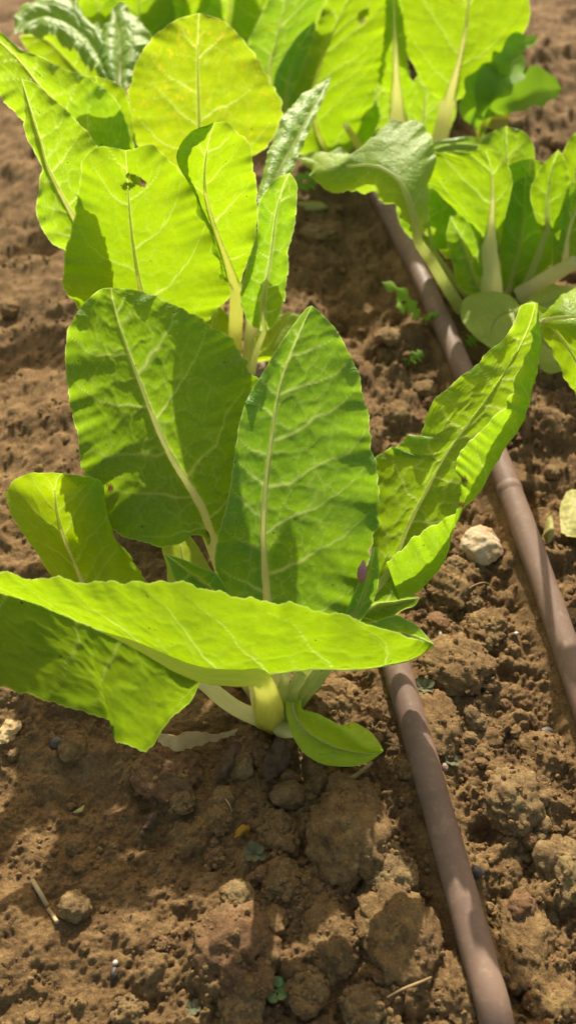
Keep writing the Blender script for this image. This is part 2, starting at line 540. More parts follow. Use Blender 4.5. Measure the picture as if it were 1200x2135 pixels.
def height(x, y):
    x, y = np.asarray(x, float), np.asarray(y, float)
    near = 1 - smooth(2.0, 4.0, np.hypot(x, y))
    wx = x + 0.010 * fbm2(x * 38, y * 38, 4, 3, 0.6)
    wy = y + 0.010 * fbm2(x * 38, y * 38, 4, 4, 0.6)
    h = 0.013 * fbm2(x * 5.5, y * 5.5, 3, 1)
    # the left side lies smoother and crumbly, the right side is cloddy
    cl = 0.15 + 0.85 * smooth(-0.13, 0.02, x + 0.06 * noise2(x * 9, y * 9, 8))
    for sc, amp, sd, keep in ((15, 0.013, 1, 3), (27, 0.008, 2, 3), (52, 0.0048, 5, 4)):
        f1, f2, idn = worley(wx * sc, wy * sc, sd)
        r = 0.30 + 0.28 * ((idn * 7) % 11) / 11.0
        dome = np.sqrt(np.clip(1 - (f1 / r) ** 2, 0, 1))
        h = h + (cl if sc < 40 else 0.3 + 0.7 * cl) * amp * dome * ((idn * 5) % 8 < keep) * (0.5 + 0.5 * ((idn * 3) % 7) / 7.0)
    vx = x + 0.0030 * fbm2(x * 190, y * 190, 3, 13, 0.6)
    vy = y + 0.0030 * fbm2(x * 190, y * 190, 3, 14, 0.6)
    for sc, amp, sd in ((95, 0.0034, 6), (190, 0.0022, 7), (330, 0.0011, 9)):
        f1, f2, idn = worley(vx * sc, vy * sc, sd)
        r = 0.40 + 0.25 * ((idn * 7) % 11) / 11.0
        h = h + (0.05 + 0.65 * cl) * amp * np.sqrt(np.clip(1 - (f1 / r) ** 2, 0, 1)) * ((idn * 5) % 8 < 5) * (0.4 + 0.6 * smooth(-0.4, 0.3, noise2(x * 16, y * 16, 40 + sd)))
    h = h + 0.0044 * fbm2(x * 34, y * 34, 4, 12, 0.55) + 0.0017 * (0.4 + 0.6 * cl) * (0.35 - np.abs(fbm2(x * 130, y * 130, 3, 22, 0.7))) + 0.0009 * noise2(x * 420, y * 420, 25)
    pit = fbm2(x * 26, y * 26, 4, 30)
    h = h - 0.008 * (0.25 + 0.75 * cl) * smooth(0.4, 0.95, pit) - 0.006
    h = h * near
    for p in (PIPE1, PIPE2):
        d = dist_to_path(x, y, p)
        k = smooth(0.0065, 0.022, d)
        h = h * k + (1 - k) * (0.0055 + 0.0035 * fbm2(x * 40, y * 40, 3, 5))
    return h


def axis(a, b, step, ext, ratio=1.12):
    mid = np.arange(a, b, step)
    out, s, v = [], step, b
    while v < ext:
        out.append(v)
        s *= ratio
        v += s
    lo, s, v = [], step, a - step
    while v > -ext:
        lo.append(v)
        s *= ratio
        v -= s
    return np.concatenate([lo[::-1], mid, out])


gx = axis(-0.34, 0.38, 0.0012, 60)
ys, v, s = [], 0.06, 0.0012
while v < 60:
    ys.append(v)
    s = 0.0012 * max(1.0, (v / 0.34)) ** 1.35 if v < 1.7 else s * 1.12
    v += s
lo, v, s = [], 0.06, 0.0012
while v > -30:
    s *= 1.15
    v -= s
    lo.append(v)
gy = np.array(lo[::-1] + ys)
GX, GY = np.meshgrid(gx, gy, indexing='ij')
GZ = height(GX, GY)
ground = mesh_obj("soil_ground", np.stack([GX, GY, GZ], -1).reshape(-1, 3), grid_faces(len(gx), len(gy)), M['soil'])
ground["kind"] = "structure"


def gz(x, y):
    return float(height(np.array([x]), np.array([y]))[0])


def on_ground(px, py):
    p = at_z(px, py, 0)
    for _ in range(3):
        p = at_z(px, py, gz(p[0], p[1]))
    return p


# ------------------------------------------------------------------ drip pipes
def pipe(label, path, cat="pipe"):
    t = thing("drip_pipe", label, cat, path[2], "brown drip irrigation pipes")
    tube("hose", path, [PIPE_R, PIPE_R], M['pipe'], t, path[2], k=32, n=160, seed=3)
    return t


pipe1 = pipe("brown drip pipe running under the front chard plant to the bottom edge", PIPE1)
pipe2 = pipe("brown drip pipe passing right of the front plant beside the pale stone", PIPE2)


def emitter(px, py, parent, r=0.0013):
    p = at_z(px, py, 0.0212)
    bm = bmesh.new()
    bmesh.ops.create_uvsphere(bm, u_segments=12, v_segments=8, radius=r)
    for v in bm.verts:
        v.co.z *= 0.4
        v.co += Vector(p) - parent.location
    me = bpy.data.meshes.new("emitter")
    bm.to_mesh(me)
    bm.free()
    me.materials.append(M['white'])
    o = bpy.data.objects.new("emitter", me)
    COL.objects.link(o)
    o.parent = parent


emitter(983, 1924, pipe1)


def joint(path, parent, px, py):
    p = at_z(px, py, 0.012)
    P = resample(path, 400)
    i = int(np.argmin(np.linalg.norm(P - p, axis=1)))
    tube("pipe_joint", P[i - 2:i + 3], [PIPE_R, PIPE_R + 0.0006, PIPE_R], M['pipe'], parent, np.array(parent.location), k=32, n=8)


joint(PIPE2, pipe2, 1052, 1020)

# ------------------------------------------------------------------ leaves
LEAFN = [0]


def leaf(plant, lines, mid, anchor, az=0.0, lean=30.0, mat='leaf', stalk=None, stalk_r=(0.004, 0.003), smat='stalk', rows=False,
         puff=0.004, quilt=0.0014, ruffle=0.0015, jag=0.02, res=(110, 64), holes=(), scars=(), vein_gap=0.026, label=None, flip=1.0,
         vein_w=0.0006, rib_end=0.85, rough_n=0.0012, base_z=0.0, rib=1.0, net3=0.42, pucker=None):
    LEAFN[0] += 1
    if mat in ('leaf_bright', 'leaf_old'):
        net3 = 0.2
    if pucker is None:
        pucker = {'leaf': 0.40, 'leaf_young': 0.36, 'leaf_sheen': 0.5, 'leaf_bright': 0.20, 'leaf_old': 0.20}.get(mat, 0.12)
    seed = LEAFN[0]
    rng = np.random.RandomState(seed)
    org = np.array(plant.location)
    A = at_z(anchor[0], anchor[1], base_z)
    a, l = rad(az), rad(lean)
    n0 = np.array([math.sin(a) * math.cos(l), -math.cos(a) * math.cos(l), math.sin(l)])

    def pt(c):
        r = ray(c[0], c[1])
        if len(c) == 4:
            return CAM + r * ((c[3] - H) / r[2])
        d = ((A - CAM) @ n0) / (r @ n0)
        p = CAM + r * d
        if len(c) == 3:
            p = p - r / np.linalg.norm(r) * c[2] * 0.01
        return p

    NR, NU = res
    L3 = []
    for ln in lines:
        P = np.array([pt(c) for c in ln])
        L3.append(resample(P, NR, even=not rows))
    L3 = np.stack(L3)                                   # (K, NR, 3)
    K = len(L3)
    u = np.linspace(-1, 1, NU + 1)
    G = np.zeros((NR, NU + 1, 3))
    neg, pos_ = u <= 0, u > 0
    left, right = L3[:mid + 1], L3[mid:]
    if len(left) > 1:
        G[:, neg] = np.moveaxis(crom(left, (u[neg] + 1) * mid), 0, 1)
    if len(right) > 1:
        G[:, pos_] = np.moveaxis(crom(right, u[pos_] * (K - 1 - mid)), 0, 1)
    t = np.linspace(0, 1, NR)
    TT, UU = np.meshgrid(t, u, indexing='ij')
    AU = np.abs(UU)
    seg = np.linalg.norm(np.diff(G, axis=1), axis=2)
    c0 = NU // 2
    X = np.zeros((NR, NU + 1))
    X[:, c0 + 1:] = np.cumsum(seg[:, c0:], axis=1)
    X[:, :c0] = -np.cumsum(seg[:, :c0][:, ::-1], axis=1)[:, ::-1]
    Ym = np.concatenate([[0], np.cumsum(np.linalg.norm(np.diff(L3[mid], axis=0), axis=1))])
    Y = np.broadcast_to(Ym[:, None], X.shape)
    HW = np.where(UU > 0, X[:, -1:], -X[:, :1])
    # ragged margin
    jg = 1 + 0.02 * AU ** 3 * noise2(Y * 55, np.sign(UU) * 5.0, seed + 77) + 1.4 * jag * AU ** 5 * (noise2(Y * 160, np.sign(UU) * 3.0, seed) + 0.7 * noise2(Y * 420, np.sign(UU) * 3.0, seed + 50))
    MID = G[:, c0:c0 + 1]
    G = MID + (G - MID) * jg[..., None]
    # normals, facing the viewer's side for positive displacement
    du = np.gradient(G, axis=1)
    dv = np.gradient(G, axis=0)
    N = np.cross(du, dv)
    N /= np.maximum(np.linalg.norm(N, axis=2, keepdims=True), 1e-9)
    if (N.mean((0, 1)) @ n0) < 0:
        N = -N
    # veins
    ax = np.abs(X)
    vein = np.zeros_like(X)
    D = ax.copy() * 1.3
    Ltot = Ym[-1]
    wig = 0.0040 * noise2(X * 38, Y * 38, seed + 3) + 0.0014 * noise2(X * 120, Y * 120, seed + 4)
    for side in (-1, 1):
        sel = (UU * side) >= 0
        yk = Ltot * 0.03 + rng.uniform(0, vein_gap)
        while yk < Ltot * 0.92:
            slope = 0.40 + 0.42 * rng.rand() - 0.2 * yk / Ltot
            path = yk + slope * ax + 0.10 * ax * AU + 0.55 * np.clip(AU - 0.62, 0, 1) ** 2 * HW * 1.6 + wig
            d = np.abs(Y - path) * 0.87
            wv = vein_w * (1.25 - 0.85 * AU) * rng.uniform(0.75, 1.1)
            vein = np.where(sel, np.maximum(vein, np.exp(-(d / wv) ** 2) * np.clip(1.1 - 0.7 * AU, 0, 1) * rng.uniform(0.7, 1.0)), vein)
            D = np.where(sel, np.minimum(D, d), D)
            # a finer branch leaving the lateral
            xo = HW * rng.uniform(0.3, 0.55)
            pb = yk + slope * xo + (ax - xo) * (slope + rng.choice([-0.9, 0.9])) + wig * 1.5
            db = np.abs(Y - pb) * 0.8
            vb = np.exp(-(db / (wv * 0.6)) ** 2) * (ax > xo) * np.clip(1 - AU, 0, 1) * 0.7
            vein = np.where(sel, np.maximum(vein, vb), vein)
            yk += vein_gap * rng.uniform(0.65, 1.6)
    px_, py_ = X * 100 + 0.35 * noise2(X * 110, Y * 110, seed + 21), Y * 100 + 0.35 * noise2(X * 110, Y * 110, seed + 22)
    w1, w2, _i = worley(px_ * 0.68, py_ * 0.52, seed % 7)
    w3, w4, _i = worley(px_ * 2.1, py_ * 1.9, (seed + 3) % 7)
    cell = 1 - np.exp(-((w2 - w1) / 0.30) ** 2)
    cell2 = 1 - np.exp(-((w4 - w3) / 0.30) ** 2)
    vein = np.maximum(vein, net3 * np.exp(-((w2 - w1) / 0.055) ** 2) * np.clip(1.1 - AU, 0, 1))
    vein = np.maximum(vein, 0.45 * net3 * np.exp(-((w4 - w3) / 0.07) ** 2))
    mw = np.interp(t, [0, 1], [0.0024, 0.0005])[:, None] * rib
    vein = np.maximum(vein, np.exp(-(ax / mw) ** 2))
    edge = np.exp(-(((HW - ax) / 0.0007) ** 2)) * (0.75 + 0.25 * noise2(Y * 300, UU, seed + 8))
    wide = np.clip(HW / 0.012, 0, 1)
    disp = puff * np.sin(np.pi * np.clip(AU, 0, 1)) * np.sin(np.pi * np.clip(TT * 0.9 + 0.1, 0, 1))
    disp = disp + 0.22 * quilt * ((1 - np.exp(-(D / 0.0055) ** 2)) - 0.5) * flip
    disp = disp + 1.4 * ruffle * AU ** 3 * (noise2(Y * 70, np.sign(UU) * 2.0, seed + 5) * 1.4 + 0.5 * noise2(Y * 170, np.sign(UU) * 2.0, seed + 6))
    disp = disp + 0.6 * rough_n * fbm2(X * 45, Y * 45, 3, seed + 11)
    disp = disp + pucker * (0.0016 * (cell - 0.6) + 0.0005 * (cell2 - 0.6)) * flip * np.clip(1.3 - AU, 0.3, 1)
    disp = disp - 0.0004 * vein * flip
    G = G + N * (disp * wide)[..., None]
    # chewed holes and brown scars, given where they sit on the blade
    V = G.reshape(-1, 3)
    faces = grid_faces(NR, NU + 1)
    scar = np.zeros(len(V))
    rel = V - CAM
    dep = rel[:, 1] * CP - rel[:, 2] * SP
    PX = 600 + F * rel[:, 0] / dep
    PY = 1067.5 - F * (rel[:, 1] * SP + rel[:, 2] * CP) / dep
    for (hx, hy, hr, asp, ang) in holes:
        ca, sa = math.cos(rad(ang)), math.sin(rad(ang))
        ex, ey = (PX - hx) * ca + (PY - hy) * sa, -(PX - hx) * sa + (PY - hy) * ca
        q = np.hypot(ex, ey * asp) / hr
        q = q * (1 + 0.35 * noise2(PX / hr * 1.1, PY / hr * 1.1, seed + 9))
        scar = np.maximum(scar, np.clip((1.3 - q) * 4, 0, 1))
        kill = q < 1
        faces = faces[~kill[faces].any(1)]
    for (hx, hy, hr) in scars:
        q = np.hypot(PX - hx, PY - hy) / hr
        q = q + 0.5 * noise2(PX / hr * 1.5, PY / hr * 1.5, seed + 20)
        scar = np.maximum(scar, np.clip((1.0 - q) * 3, 0, 1))
    mm = G[:, c0]
    i1 = max(3, int(NR * rib_end))
    pts = [pt(c) for c in (stalk or [])]
    rr = list(stalk_r)
    path = np.array(pts + [mm[i] for i in np.linspace(0, i1 - 1, 12).astype(int)])
    if stalk:
        Ls = np.linalg.norm(np.diff(np.array(pts + [mm[0]]), axis=0), axis=1).sum()
        Lm = Ym[i1 - 1]
        fs = Ls / (Ls + Lm)
        radii = np.interp(np.linspace(0, 1, 60), [0, fs, fs + 0.35 * (1 - fs), 1], [rr[0], rr[1], rr[1] * 0.45, 0.0003])
    else:
        radii = np.interp(np.linspace(0, 1, 60), [0, 0.35, 1], [rr[1], rr[1] * 0.45, 0.0003])
    # the stalk takes the blade's place along its thick foot
    rowr = np.interp(np.linspace(0, 1, NR) * Ym[-1], np.linspace(-(Ls if stalk else 0), Ym[i1 - 1], 60), radii, right=0)
    kill = (np.abs(X) < 0.75 * rowr[:, None]).ravel()
    faces = faces[~kill[faces].all(1)]
    uv = np.stack([X * 100 + seed * 5.3, Y * 100 + seed * 3.1], -1).reshape(-1, 2)
    o = mesh_obj("leaf", V - org, faces, M[mat], plant, uv, {"vein": vein.ravel(), "edge": np.clip(edge, 0, 1).ravel(), "scar": scar})
    if label:
        o["label"] = label
    tube("stalk", path, radii, M[smat], o, org, k=16, flat=0.8, ribs=0.05, n=90, up=n0, seed=seed)
    return o


# ------------------------------------------------------------------ the front chard plant
pA = thing("chard_plant", "large bright green chard in front with upright central leaf, growing beside the pipe", "plant", at_z(565, 1490, 0), "chard plants in the bed")
CA = (562, 1492)
# upright central leaf
leaf(pA, [
    [(545, 1345), (500, 1290), (470, 1235), (449, 1180), (455, 1120), (473, 1050), (485, 975), (494, 910), (510, 843), (542, 785), (568, 742), (600, 692), (636, 645), (650, 637)],
    [(563, 1350), (560, 1300), (556, 1240), (548, 1110), (555, 1000), (565, 920), (580, 820), (605, 740), (630, 680), (650, 637)],
    [(585, 1350), (650, 1320), (715, 1285), (745, 1235), (768, 1160), (790, 1060), (786, 1000), (776, 940), (770, 880), (752, 800), (731, 740), (702, 690), (668, 652), (650, 637)]],
    1, CA, 2, 41, 'leaf_young', stalk=[(568, 1488), (566, 1430)], stalk_r=(0.008, 0.005), smat='stalk', puff=0.005, quilt=0.0026, ruffle=0.0022, res=(170, 110), vein_gap=0.022,
    jag=0.018, vein_w=0.00095, label="upright pointed leaf with pale branching veins", rib=1.15)
# broad left leaf
leaf(pA, [
    [(450, 1150), (415, 1118, 1.0), (375, 1136, 1.8), (320, 1138, 2.2), (262, 1124, 2.0), (216, 1085, 1.2), (200, 1020, 0.6), (170, 970), (159, 900), (149, 850), (139, 790), (135, 740), (147, 680), (175, 632), (212, 604), (232, 600)],
    [(452, 1150), (440, 1120), (415, 1050), (385, 1000), (340, 920), (302, 825), (270, 740), (250, 680), (236, 630), (232, 600)],
    [(462, 1150), (490, 1110), (515, 1040), (530, 960), (545, 880), (545, 800), (520, 775), (513, 745), (490, 713), (442, 680), (400, 655), (350, 630), (300, 608), (262, 602), (232, 600)]],
    1, (535, 1420), 10, 45, 'leaf', stalk=[(552, 1478), (520, 1350), (475, 1215)], stalk_r=(0.007, 0.0062), puff=0.006, quilt=0.0030, ruffle=0.003, res=(170, 120), vein_gap=0.030,
    scars=[(441, 1112, 12), (230, 1018, 9)], vein_w=0.00095, label="broad rounded leaf leaning left with a brown spot on its midrib", rib=1.3)
# folded right leaf
leaf(pA, [
    [(765, 1270, -1.0), (772, 1150, -2.2), (776, 1050, -3.2), (778, 965, -4), (800, 941, -4), (815, 931, -4), (823, 942, -4.2), (850, 909, -4.2), (874, 911, -4.4), (885, 870, -4.4), (905, 830, -4.2), (960, 790, -3.6), (1020, 730, -2.5), (1068, 682, -1.0), (1082, 640, -.4), (1110, 630, 0.2)],
    [(800, 1205, -1), (815, 1185, -2.2), (850, 1100, -2.6), (890, 1020, -2.8), (940, 930, -2.6), (1000, 850, -2.0), (1060, 760, -1.2), (1100, 685, -0.4), (1115, 631, 0.2)],
    [(830, 1250, -0.2), (880, 1228, -0.4), (928, 1165, -0.6), (956, 1075, -0.6), (1000, 1030, -0.6), (1050, 945, -0.6), (1090, 880, -0.5), (1116, 795, -0.3), (1126, 710, 0), (1119, 632, 0.2)],
    [(806, 1168, 1.0), (833, 1149, 1.4), (855, 1128, 1.6), (892, 1101, 1.8), (940, 1078, 1.8), (955, 1045, 1.7), (959, 990, 1.6), (954, 966, 1.6), (963, 938, 1.5), (1012, 890, 1.3), (1055, 838, 1.1), (1076, 778, 0.9), (1110, 700, 0.5), (1121, 630, 0.2)]],
    1, (600, 1450), -8, 32, 'leaf', stalk=[(585, 1478), (680, 1350), (740, 1270)], stalk_r=(0.0055, 0.0026), rib=0.55, smat='stalk_green', puff=0.001, quilt=0.0018, ruffle=0.0022, res=(170, 130), vein_gap=0.024,
    scars=[(968, 1000, 8), (962, 1052, 7)], jag=0.03, label="long leaf folded into a trough and pointing up to the right")
# low leaf beneath the folded one
leaf(pA, [
    [(735, 1290), (770, 1235), (800, 1205), (830, 1225), (860, 1240), (875, 1246)],
    [(735, 1292), (780, 1262), (820, 1256), (850, 1250), (875, 1246)],
    [(735, 1296), (780, 1310), (815, 1290), (840, 1272), (862, 1264), (875, 1246)]],
    1, (600, 1440), -5, 45, 'leaf_young', stalk=[(590, 1470), (660, 1370)], stalk_r=(0.003, 0.002), smat='stalk_green', res=(60, 40), puff=0.003, quilt=0.0008)
# left small bright leaf
leaf(pA, [
    [(165, 1262, 1.2), (112, 1205, 1.5), (66, 1140, 1.6), (30, 1085, 1.3), (15, 1045, 0.8), (22, 1012, 0.2), (50, 991), (95, 985), (130, 987)],
    [(185, 1262), (165, 1200, -0.6), (130, 1110, -1.0), (115, 1040, -0.8), (118, 1005, -0.2), (130, 987)],
    [(250, 1262, 0.6), (236, 1205, 0.6), (224, 1120, 0.5), (214, 1040, 0.3), (205, 1004, 0.1), (172, 994), (130, 987)],
    [(335, 1262, -0.8), (308, 1214, -1.2), (262, 1150, -1.5), (222, 1104, -1.5), (200, 1060, -1.4), (180, 1010, -0.8), (130, 987)]],
    1, (430, 1420), 6, 32, 'leaf_gold', stalk=[(548, 1502, None, 0.004), (485, 1472, None, 0.012), (425, 1424, None, 0.022), (330, 1345), (240, 1290)], stalk_r=(0.0062, 0.004), smat='stalk', puff=0.001, quilt=0.0012, ruffle=0.001, res=(110, 90),
    vein_gap=0.02, label="small upright rounded leaf on the far left side of the plant", rib=0.7)
# big drooping front leaf, seen from below: one blade stands, the other hangs to the soil
zz = lambda x, y, z: (x, y, None, z)
leaf(pA, [
    [zz(905, 1345, 0.085), zz(860, 1376, 0.085), zz(800, 1390, 0.088), zz(740, 1398, 0.092), zz(650, 1398, 0.094), zz(560, 1408, 0.096), zz(490, 1421, 0.100), zz(425, 1416, 0.104), zz(398, 1462, 0.096), zz(350, 1508, 0.088), zz(305, 1562, 0.078), zz(243, 1545, 0.084), zz(228, 1506, 0.092), zz(120, 1468, 0.102), zz(20, 1434, 0.108), zz(-60, 1390, 0.112), zz(-150, 1222, 0.130)],
    [zz(905, 1345, 0.085), zz(860, 1375, 0.085), zz(800, 1389, 0.088), zz(740, 1397, 0.092), zz(650, 1397, 0.094), zz(560, 1407, 0.096), zz(490, 1420, 0.100), zz(425, 1414, 0.105), zz(375, 1393, 0.112), zz(325, 1368, 0.120), zz(275, 1342, 0.126), zz(215, 1318, 0.130), zz(150, 1292, 0.132), zz(80, 1262, 0.134), zz(0, 1236, 0.136), zz(-80, 1218, 0.136), zz(-150, 1221, 0.130)],
    [zz(905, 1344, 0.085), zz(880, 1335, 0.096), zz(840, 1321, 0.110), zz(770, 1302, 0.122), zz(660, 1267, 0.140), zz(560, 1249, 0.152), zz(470, 1235, 0.160), zz(390, 1221, 0.164), zz(320, 1214, 0.166), zz(255, 1216, 0.167), zz(190, 1216, 0.167), zz(120, 1208, 0.166), zz(55, 1201, 0.164), zz(0, 1198, 0.162), zz(-60, 1196, 0.158), zz(-110, 1196, 0.150), zz(-150, 1220, 0.130)]],
    1, CA, 0, 10, 'leaf_bright', rows=True, stalk_r=(0.004, 0.0005), smat='stalk_yellow', puff=0.002, quilt=0.0016, ruffle=0.0018, pucker=0.28, net3=0.3, res=(260, 110), vein_gap=0.035, rib_end=0.3,
    jag=0.02, label="large drooping leaf across the front, lit through from behind", rib=0.45)
tube("stalk", [at_z(562, 1502, -0.004), at_z(560, 1478, .030), at_z(556, 1448, .066), at_z(542, 1415, .0985), at_z(495, 1414, .1050), at_z(430, 1409, .1105), at_z(375, 1391, .1180), at_z(325, 1366, .1260), at_z(278, 1343, .1315), at_z(215, 1318, .1325)],
     [0.0110, 0.0102, 0.0098, 0.0080, 0.0060, 0.0053, 0.0047, 0.0037, 0.0022, 0.0004], M['stalk_yellow'], bpy.data.objects["leaf.005"], np.array(pA.location), k=36, n=140, ribs=0.07, up=(0, -0.6, 0.8), seed=4, flat=0.85)
for (x0, x1, x2, y2, z2, r0) in ((577, 588, 596, 1404, .075, .0048), (587, 606, 628, 1404, .070, .0050), (546, 536, 520, 1416, .075, .0042), (594, 622, 664, 1398, .066, .0042), (602, 630, 688, 1388, .060, .0034)):
    tube("stalk", [at_z(x0, 1503, -.003), at_z(x1, 1462, .034), at_z((x1 + x2) / 2, 1428, .062), at_z(x2, y2, z2)], [r0 * 1.35, r0 * 1.2, r0, r0 * .7],
         M['stalk_green' if x0 > 560 else 'stalk'], pA, np.array(pA.location), k=20, n=50, ribs=0.08, flat=0.8, seed=x0)
# curled inner lobe at the right tip
leaf(pA, [
    [(690, 1345), (735, 1315), (785, 1292), (830, 1286), (868, 1304), (905, 1344)],
    [(690, 1350), (740, 1335), (790, 1318), (840, 1322), (880, 1332), (905, 1344)],
    [(690, 1360), (740, 1370), (800, 1370), (850, 1362), (880, 1352), (905, 1344)]],
    1, (600, 1470), -4, 30, 'leaf_young', stalk=[(595, 1480), (640, 1400)], stalk_r=(0.004, 0.003), smat='stalk_green', res=(60, 40), puff=0.002, quilt=0.001)
# little front leaf curled over the soil
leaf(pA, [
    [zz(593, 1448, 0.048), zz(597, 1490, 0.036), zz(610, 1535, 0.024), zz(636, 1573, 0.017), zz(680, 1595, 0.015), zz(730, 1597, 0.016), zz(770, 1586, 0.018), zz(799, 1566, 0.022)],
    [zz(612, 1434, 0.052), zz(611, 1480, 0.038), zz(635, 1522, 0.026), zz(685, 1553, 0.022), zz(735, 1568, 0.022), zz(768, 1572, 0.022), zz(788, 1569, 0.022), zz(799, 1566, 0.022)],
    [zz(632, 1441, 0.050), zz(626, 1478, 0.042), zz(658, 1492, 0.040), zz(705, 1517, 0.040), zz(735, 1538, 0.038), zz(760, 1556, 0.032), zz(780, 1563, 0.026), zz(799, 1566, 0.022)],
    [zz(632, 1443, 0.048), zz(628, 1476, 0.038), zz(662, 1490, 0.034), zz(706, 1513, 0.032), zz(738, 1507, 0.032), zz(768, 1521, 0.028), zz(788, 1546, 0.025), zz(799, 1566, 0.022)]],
    1, CA, 0, 50, 'leaf_small', rows=True, stalk_r=(0.0014, 0.0009), smat='stalk', puff=0.0005, quilt=0.0008, ruffle=0.0006, res=(110, 70), jag=0.01, label="small yellow green leaf, its colour brightened as if sunlit, curling over the soil at the base")
tube("stalk", [at_z(572, 1500, .002), at_z(588, 1520, .006), at_z(604, 1528, .014), at_z(622, 1530, .018)], [0.0065, 0.006, 0.004, 0.002], M['stalk'], pA, np.array(pA.location), k=16, n=40)
# small curled heart leaves
leaf(pA, [
    [(470, 1275), (420, 1245, .4), (374, 1226, .8), (358, 1190, .8), (342, 1153, .6)],
    [(480, 1275), (435, 1222), (392, 1192), (342, 1153, .6)],
    [(492, 1275), (470, 1222, .5), (445, 1192, .4), (382, 1166, .3), (342, 1153, .6)]],
    1, (520, 1430), 8, 30, 'leaf_young', stalk=[(548, 1478), (510, 1350)], stalk_r=(0.003, 0.002), smat='stalk_green', puff=0.003, quilt=0.0018, res=(70, 50), label="small curled young leaf")
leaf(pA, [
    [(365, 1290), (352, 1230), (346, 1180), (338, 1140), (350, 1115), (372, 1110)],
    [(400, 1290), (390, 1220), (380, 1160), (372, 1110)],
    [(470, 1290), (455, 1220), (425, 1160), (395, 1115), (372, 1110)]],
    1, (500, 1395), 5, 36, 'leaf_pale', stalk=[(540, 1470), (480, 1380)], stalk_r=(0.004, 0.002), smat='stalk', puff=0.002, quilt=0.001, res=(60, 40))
leaf(pA, [
    [(700, 1330), (715, 1290), (745, 1220), (765, 1180), (778, 1140)],
    [(712, 1330), (745, 1270), (765, 1215), (780, 1140)],
    [(722, 1330), (775, 1260), (790, 1200), (785, 1140)]],
    1, (600, 1450), -6, 30, 'leaf_young', stalk=[(585, 1478), (650, 1400)], stalk_r=(0.003, 0.002), smat='stalk_green', puff=0.002, quilt=0.001, res=(60, 40))
# ------------------------------------------------------------------ second plant, behind on the left
pB = thing("chard_plant", "chard behind the front plant with a holed round leaf and a glossy twisted leaf", "plant", at_z(465, 880, 0), "chard plants in the bed")
leaf(pB, [
    [(335, 745), (235, 705), (170, 650), (135, 600), (134, 535), (150, 475), (160, 425), (168, 370), (170, 335), (188, 314), (220, 307), (262, 313)],
    [(338, 745), (312, 670), (292, 595), (279, 520), (271, 450), (267, 390), (262, 313)],
    [(345, 745), (405, 690), (455, 648), (482, 603), (462, 540), (438, 470), (408, 408), (375, 355), (345, 324), (312, 304), (262, 313)]],
    1, (430, 880), 6, 10, 'leaf_bright', stalk=[(450, 880), (390, 800)], stalk_r=(0.006, 0.004), smat='stalk_yellow', puff=0.006, quilt=0.002, ruffle=0.003, res=(150, 110), vein_gap=0.035,
    holes=[(267, 388, 5.5, 0.45, 80), (285, 375, 6.5, 0.35, -62)], label="rounded leaf with a torn brown hole near its top")
leaf(pB, [
    [(487, 604, .3), (456, 560, .6), (442, 510, .7), (428, 470, .8), (408, 410, 1.0), (390, 355, 1.2), (400, 312, 1.0), (425, 288, .7), (447, 256)],
    [(488, 606), (462, 565), (448, 520), (428, 465), (403, 405), (366, 338), (372, 302), (405, 268), (447, 255)],
    [(493, 608), (482, 570), (458, 505), (436, 440), (426, 380), (432, 310), (447, 255)],
    [(497, 604), (506, 572), (522, 530), (534, 488), (537, 440), (534, 385), (527, 345), (521, 308), (498, 275), (472, 258), (447, 255)]],
    2, (482, 865), 3, 4, 'leaf_bright', stalk=[(484, 832), (488, 740), (492, 660)], stalk_r=(0.0062, 0.0052), smat='stalk_yellow', puff=0.003, quilt=0.0022, ruffle=0.003, res=(140, 90), label="narrow upright leaf with its left margin curled over")
leaf(pB, [
    [(545, 470), (537, 415), (548, 360), (562, 310), (580, 268), (605, 222), (645, 182), (690, 161)],
    [(560, 470), (565, 400), (590, 340), (618, 285), (645, 235), (670, 190), (690, 161)],
    [(580, 470), (590, 420), (605, 372), (628, 315), (652, 255), (672, 210), (690, 161)]],
    1, (555, 470), -6, 80, 'leaf_sheen', base_z=0.17, stalk=[zz(505, 880, .002), zz(520, 700, .08), zz(545, 540, .15)], stalk_r=(0.005, 0.003), smat='stalk_green', puff=0.003, quilt=0.003, ruffle=0.002, res=(110, 60), label="twisted glossy leaf with a white sheen")
leaf(pB, [
    [(545, 692), (515, 665), (500, 625), (507, 580), (522, 530), (535, 480), (538, 430), (552, 398), (578, 372), (604, 360)],
    [(550, 692), (548, 640), (556, 580), (566, 520), (575, 450), (590, 390), (604, 360)],
    [(552, 692), (580, 665), (593, 620), (600, 570), (600, 520), (612, 480), (618, 430), (619, 385), (604, 360)]],
    1, (515, 895), -4, 6, 'leaf_young', stalk=[(505, 880), (530, 750)], stalk_r=(0.005, 0.002), smat='stalk_green', puff=0.003, quilt=0.0022, ruffle=0.003, jag=0.04, res=(110, 60))
leaf(pB, [
    [(210, 560), (150, 530), (110, 508), (85, 470), (76, 435), (82, 390), (86, 350, .3), (64, 305, .6), (50, 270, .6), (50, 220, .4), (45, 165)],
    [(215, 560), (160, 465), (122, 395), (96, 340), (86, 300), (66, 232), (45, 165)],
    [(225, 560), (240, 470), (235, 400), (215, 330), (190, 285), (150, 240), (105, 200), (72, 172), (45, 165)]],
    1, (410, 870), 14, 20, 'leaf', stalk=[(430, 870), (330, 690)], stalk_r=(0.006, 0.004), puff=0.004, quilt=0.003, ruffle=0.003, res=(120, 80), label="leaf with a pale midrib leaning out to the left")
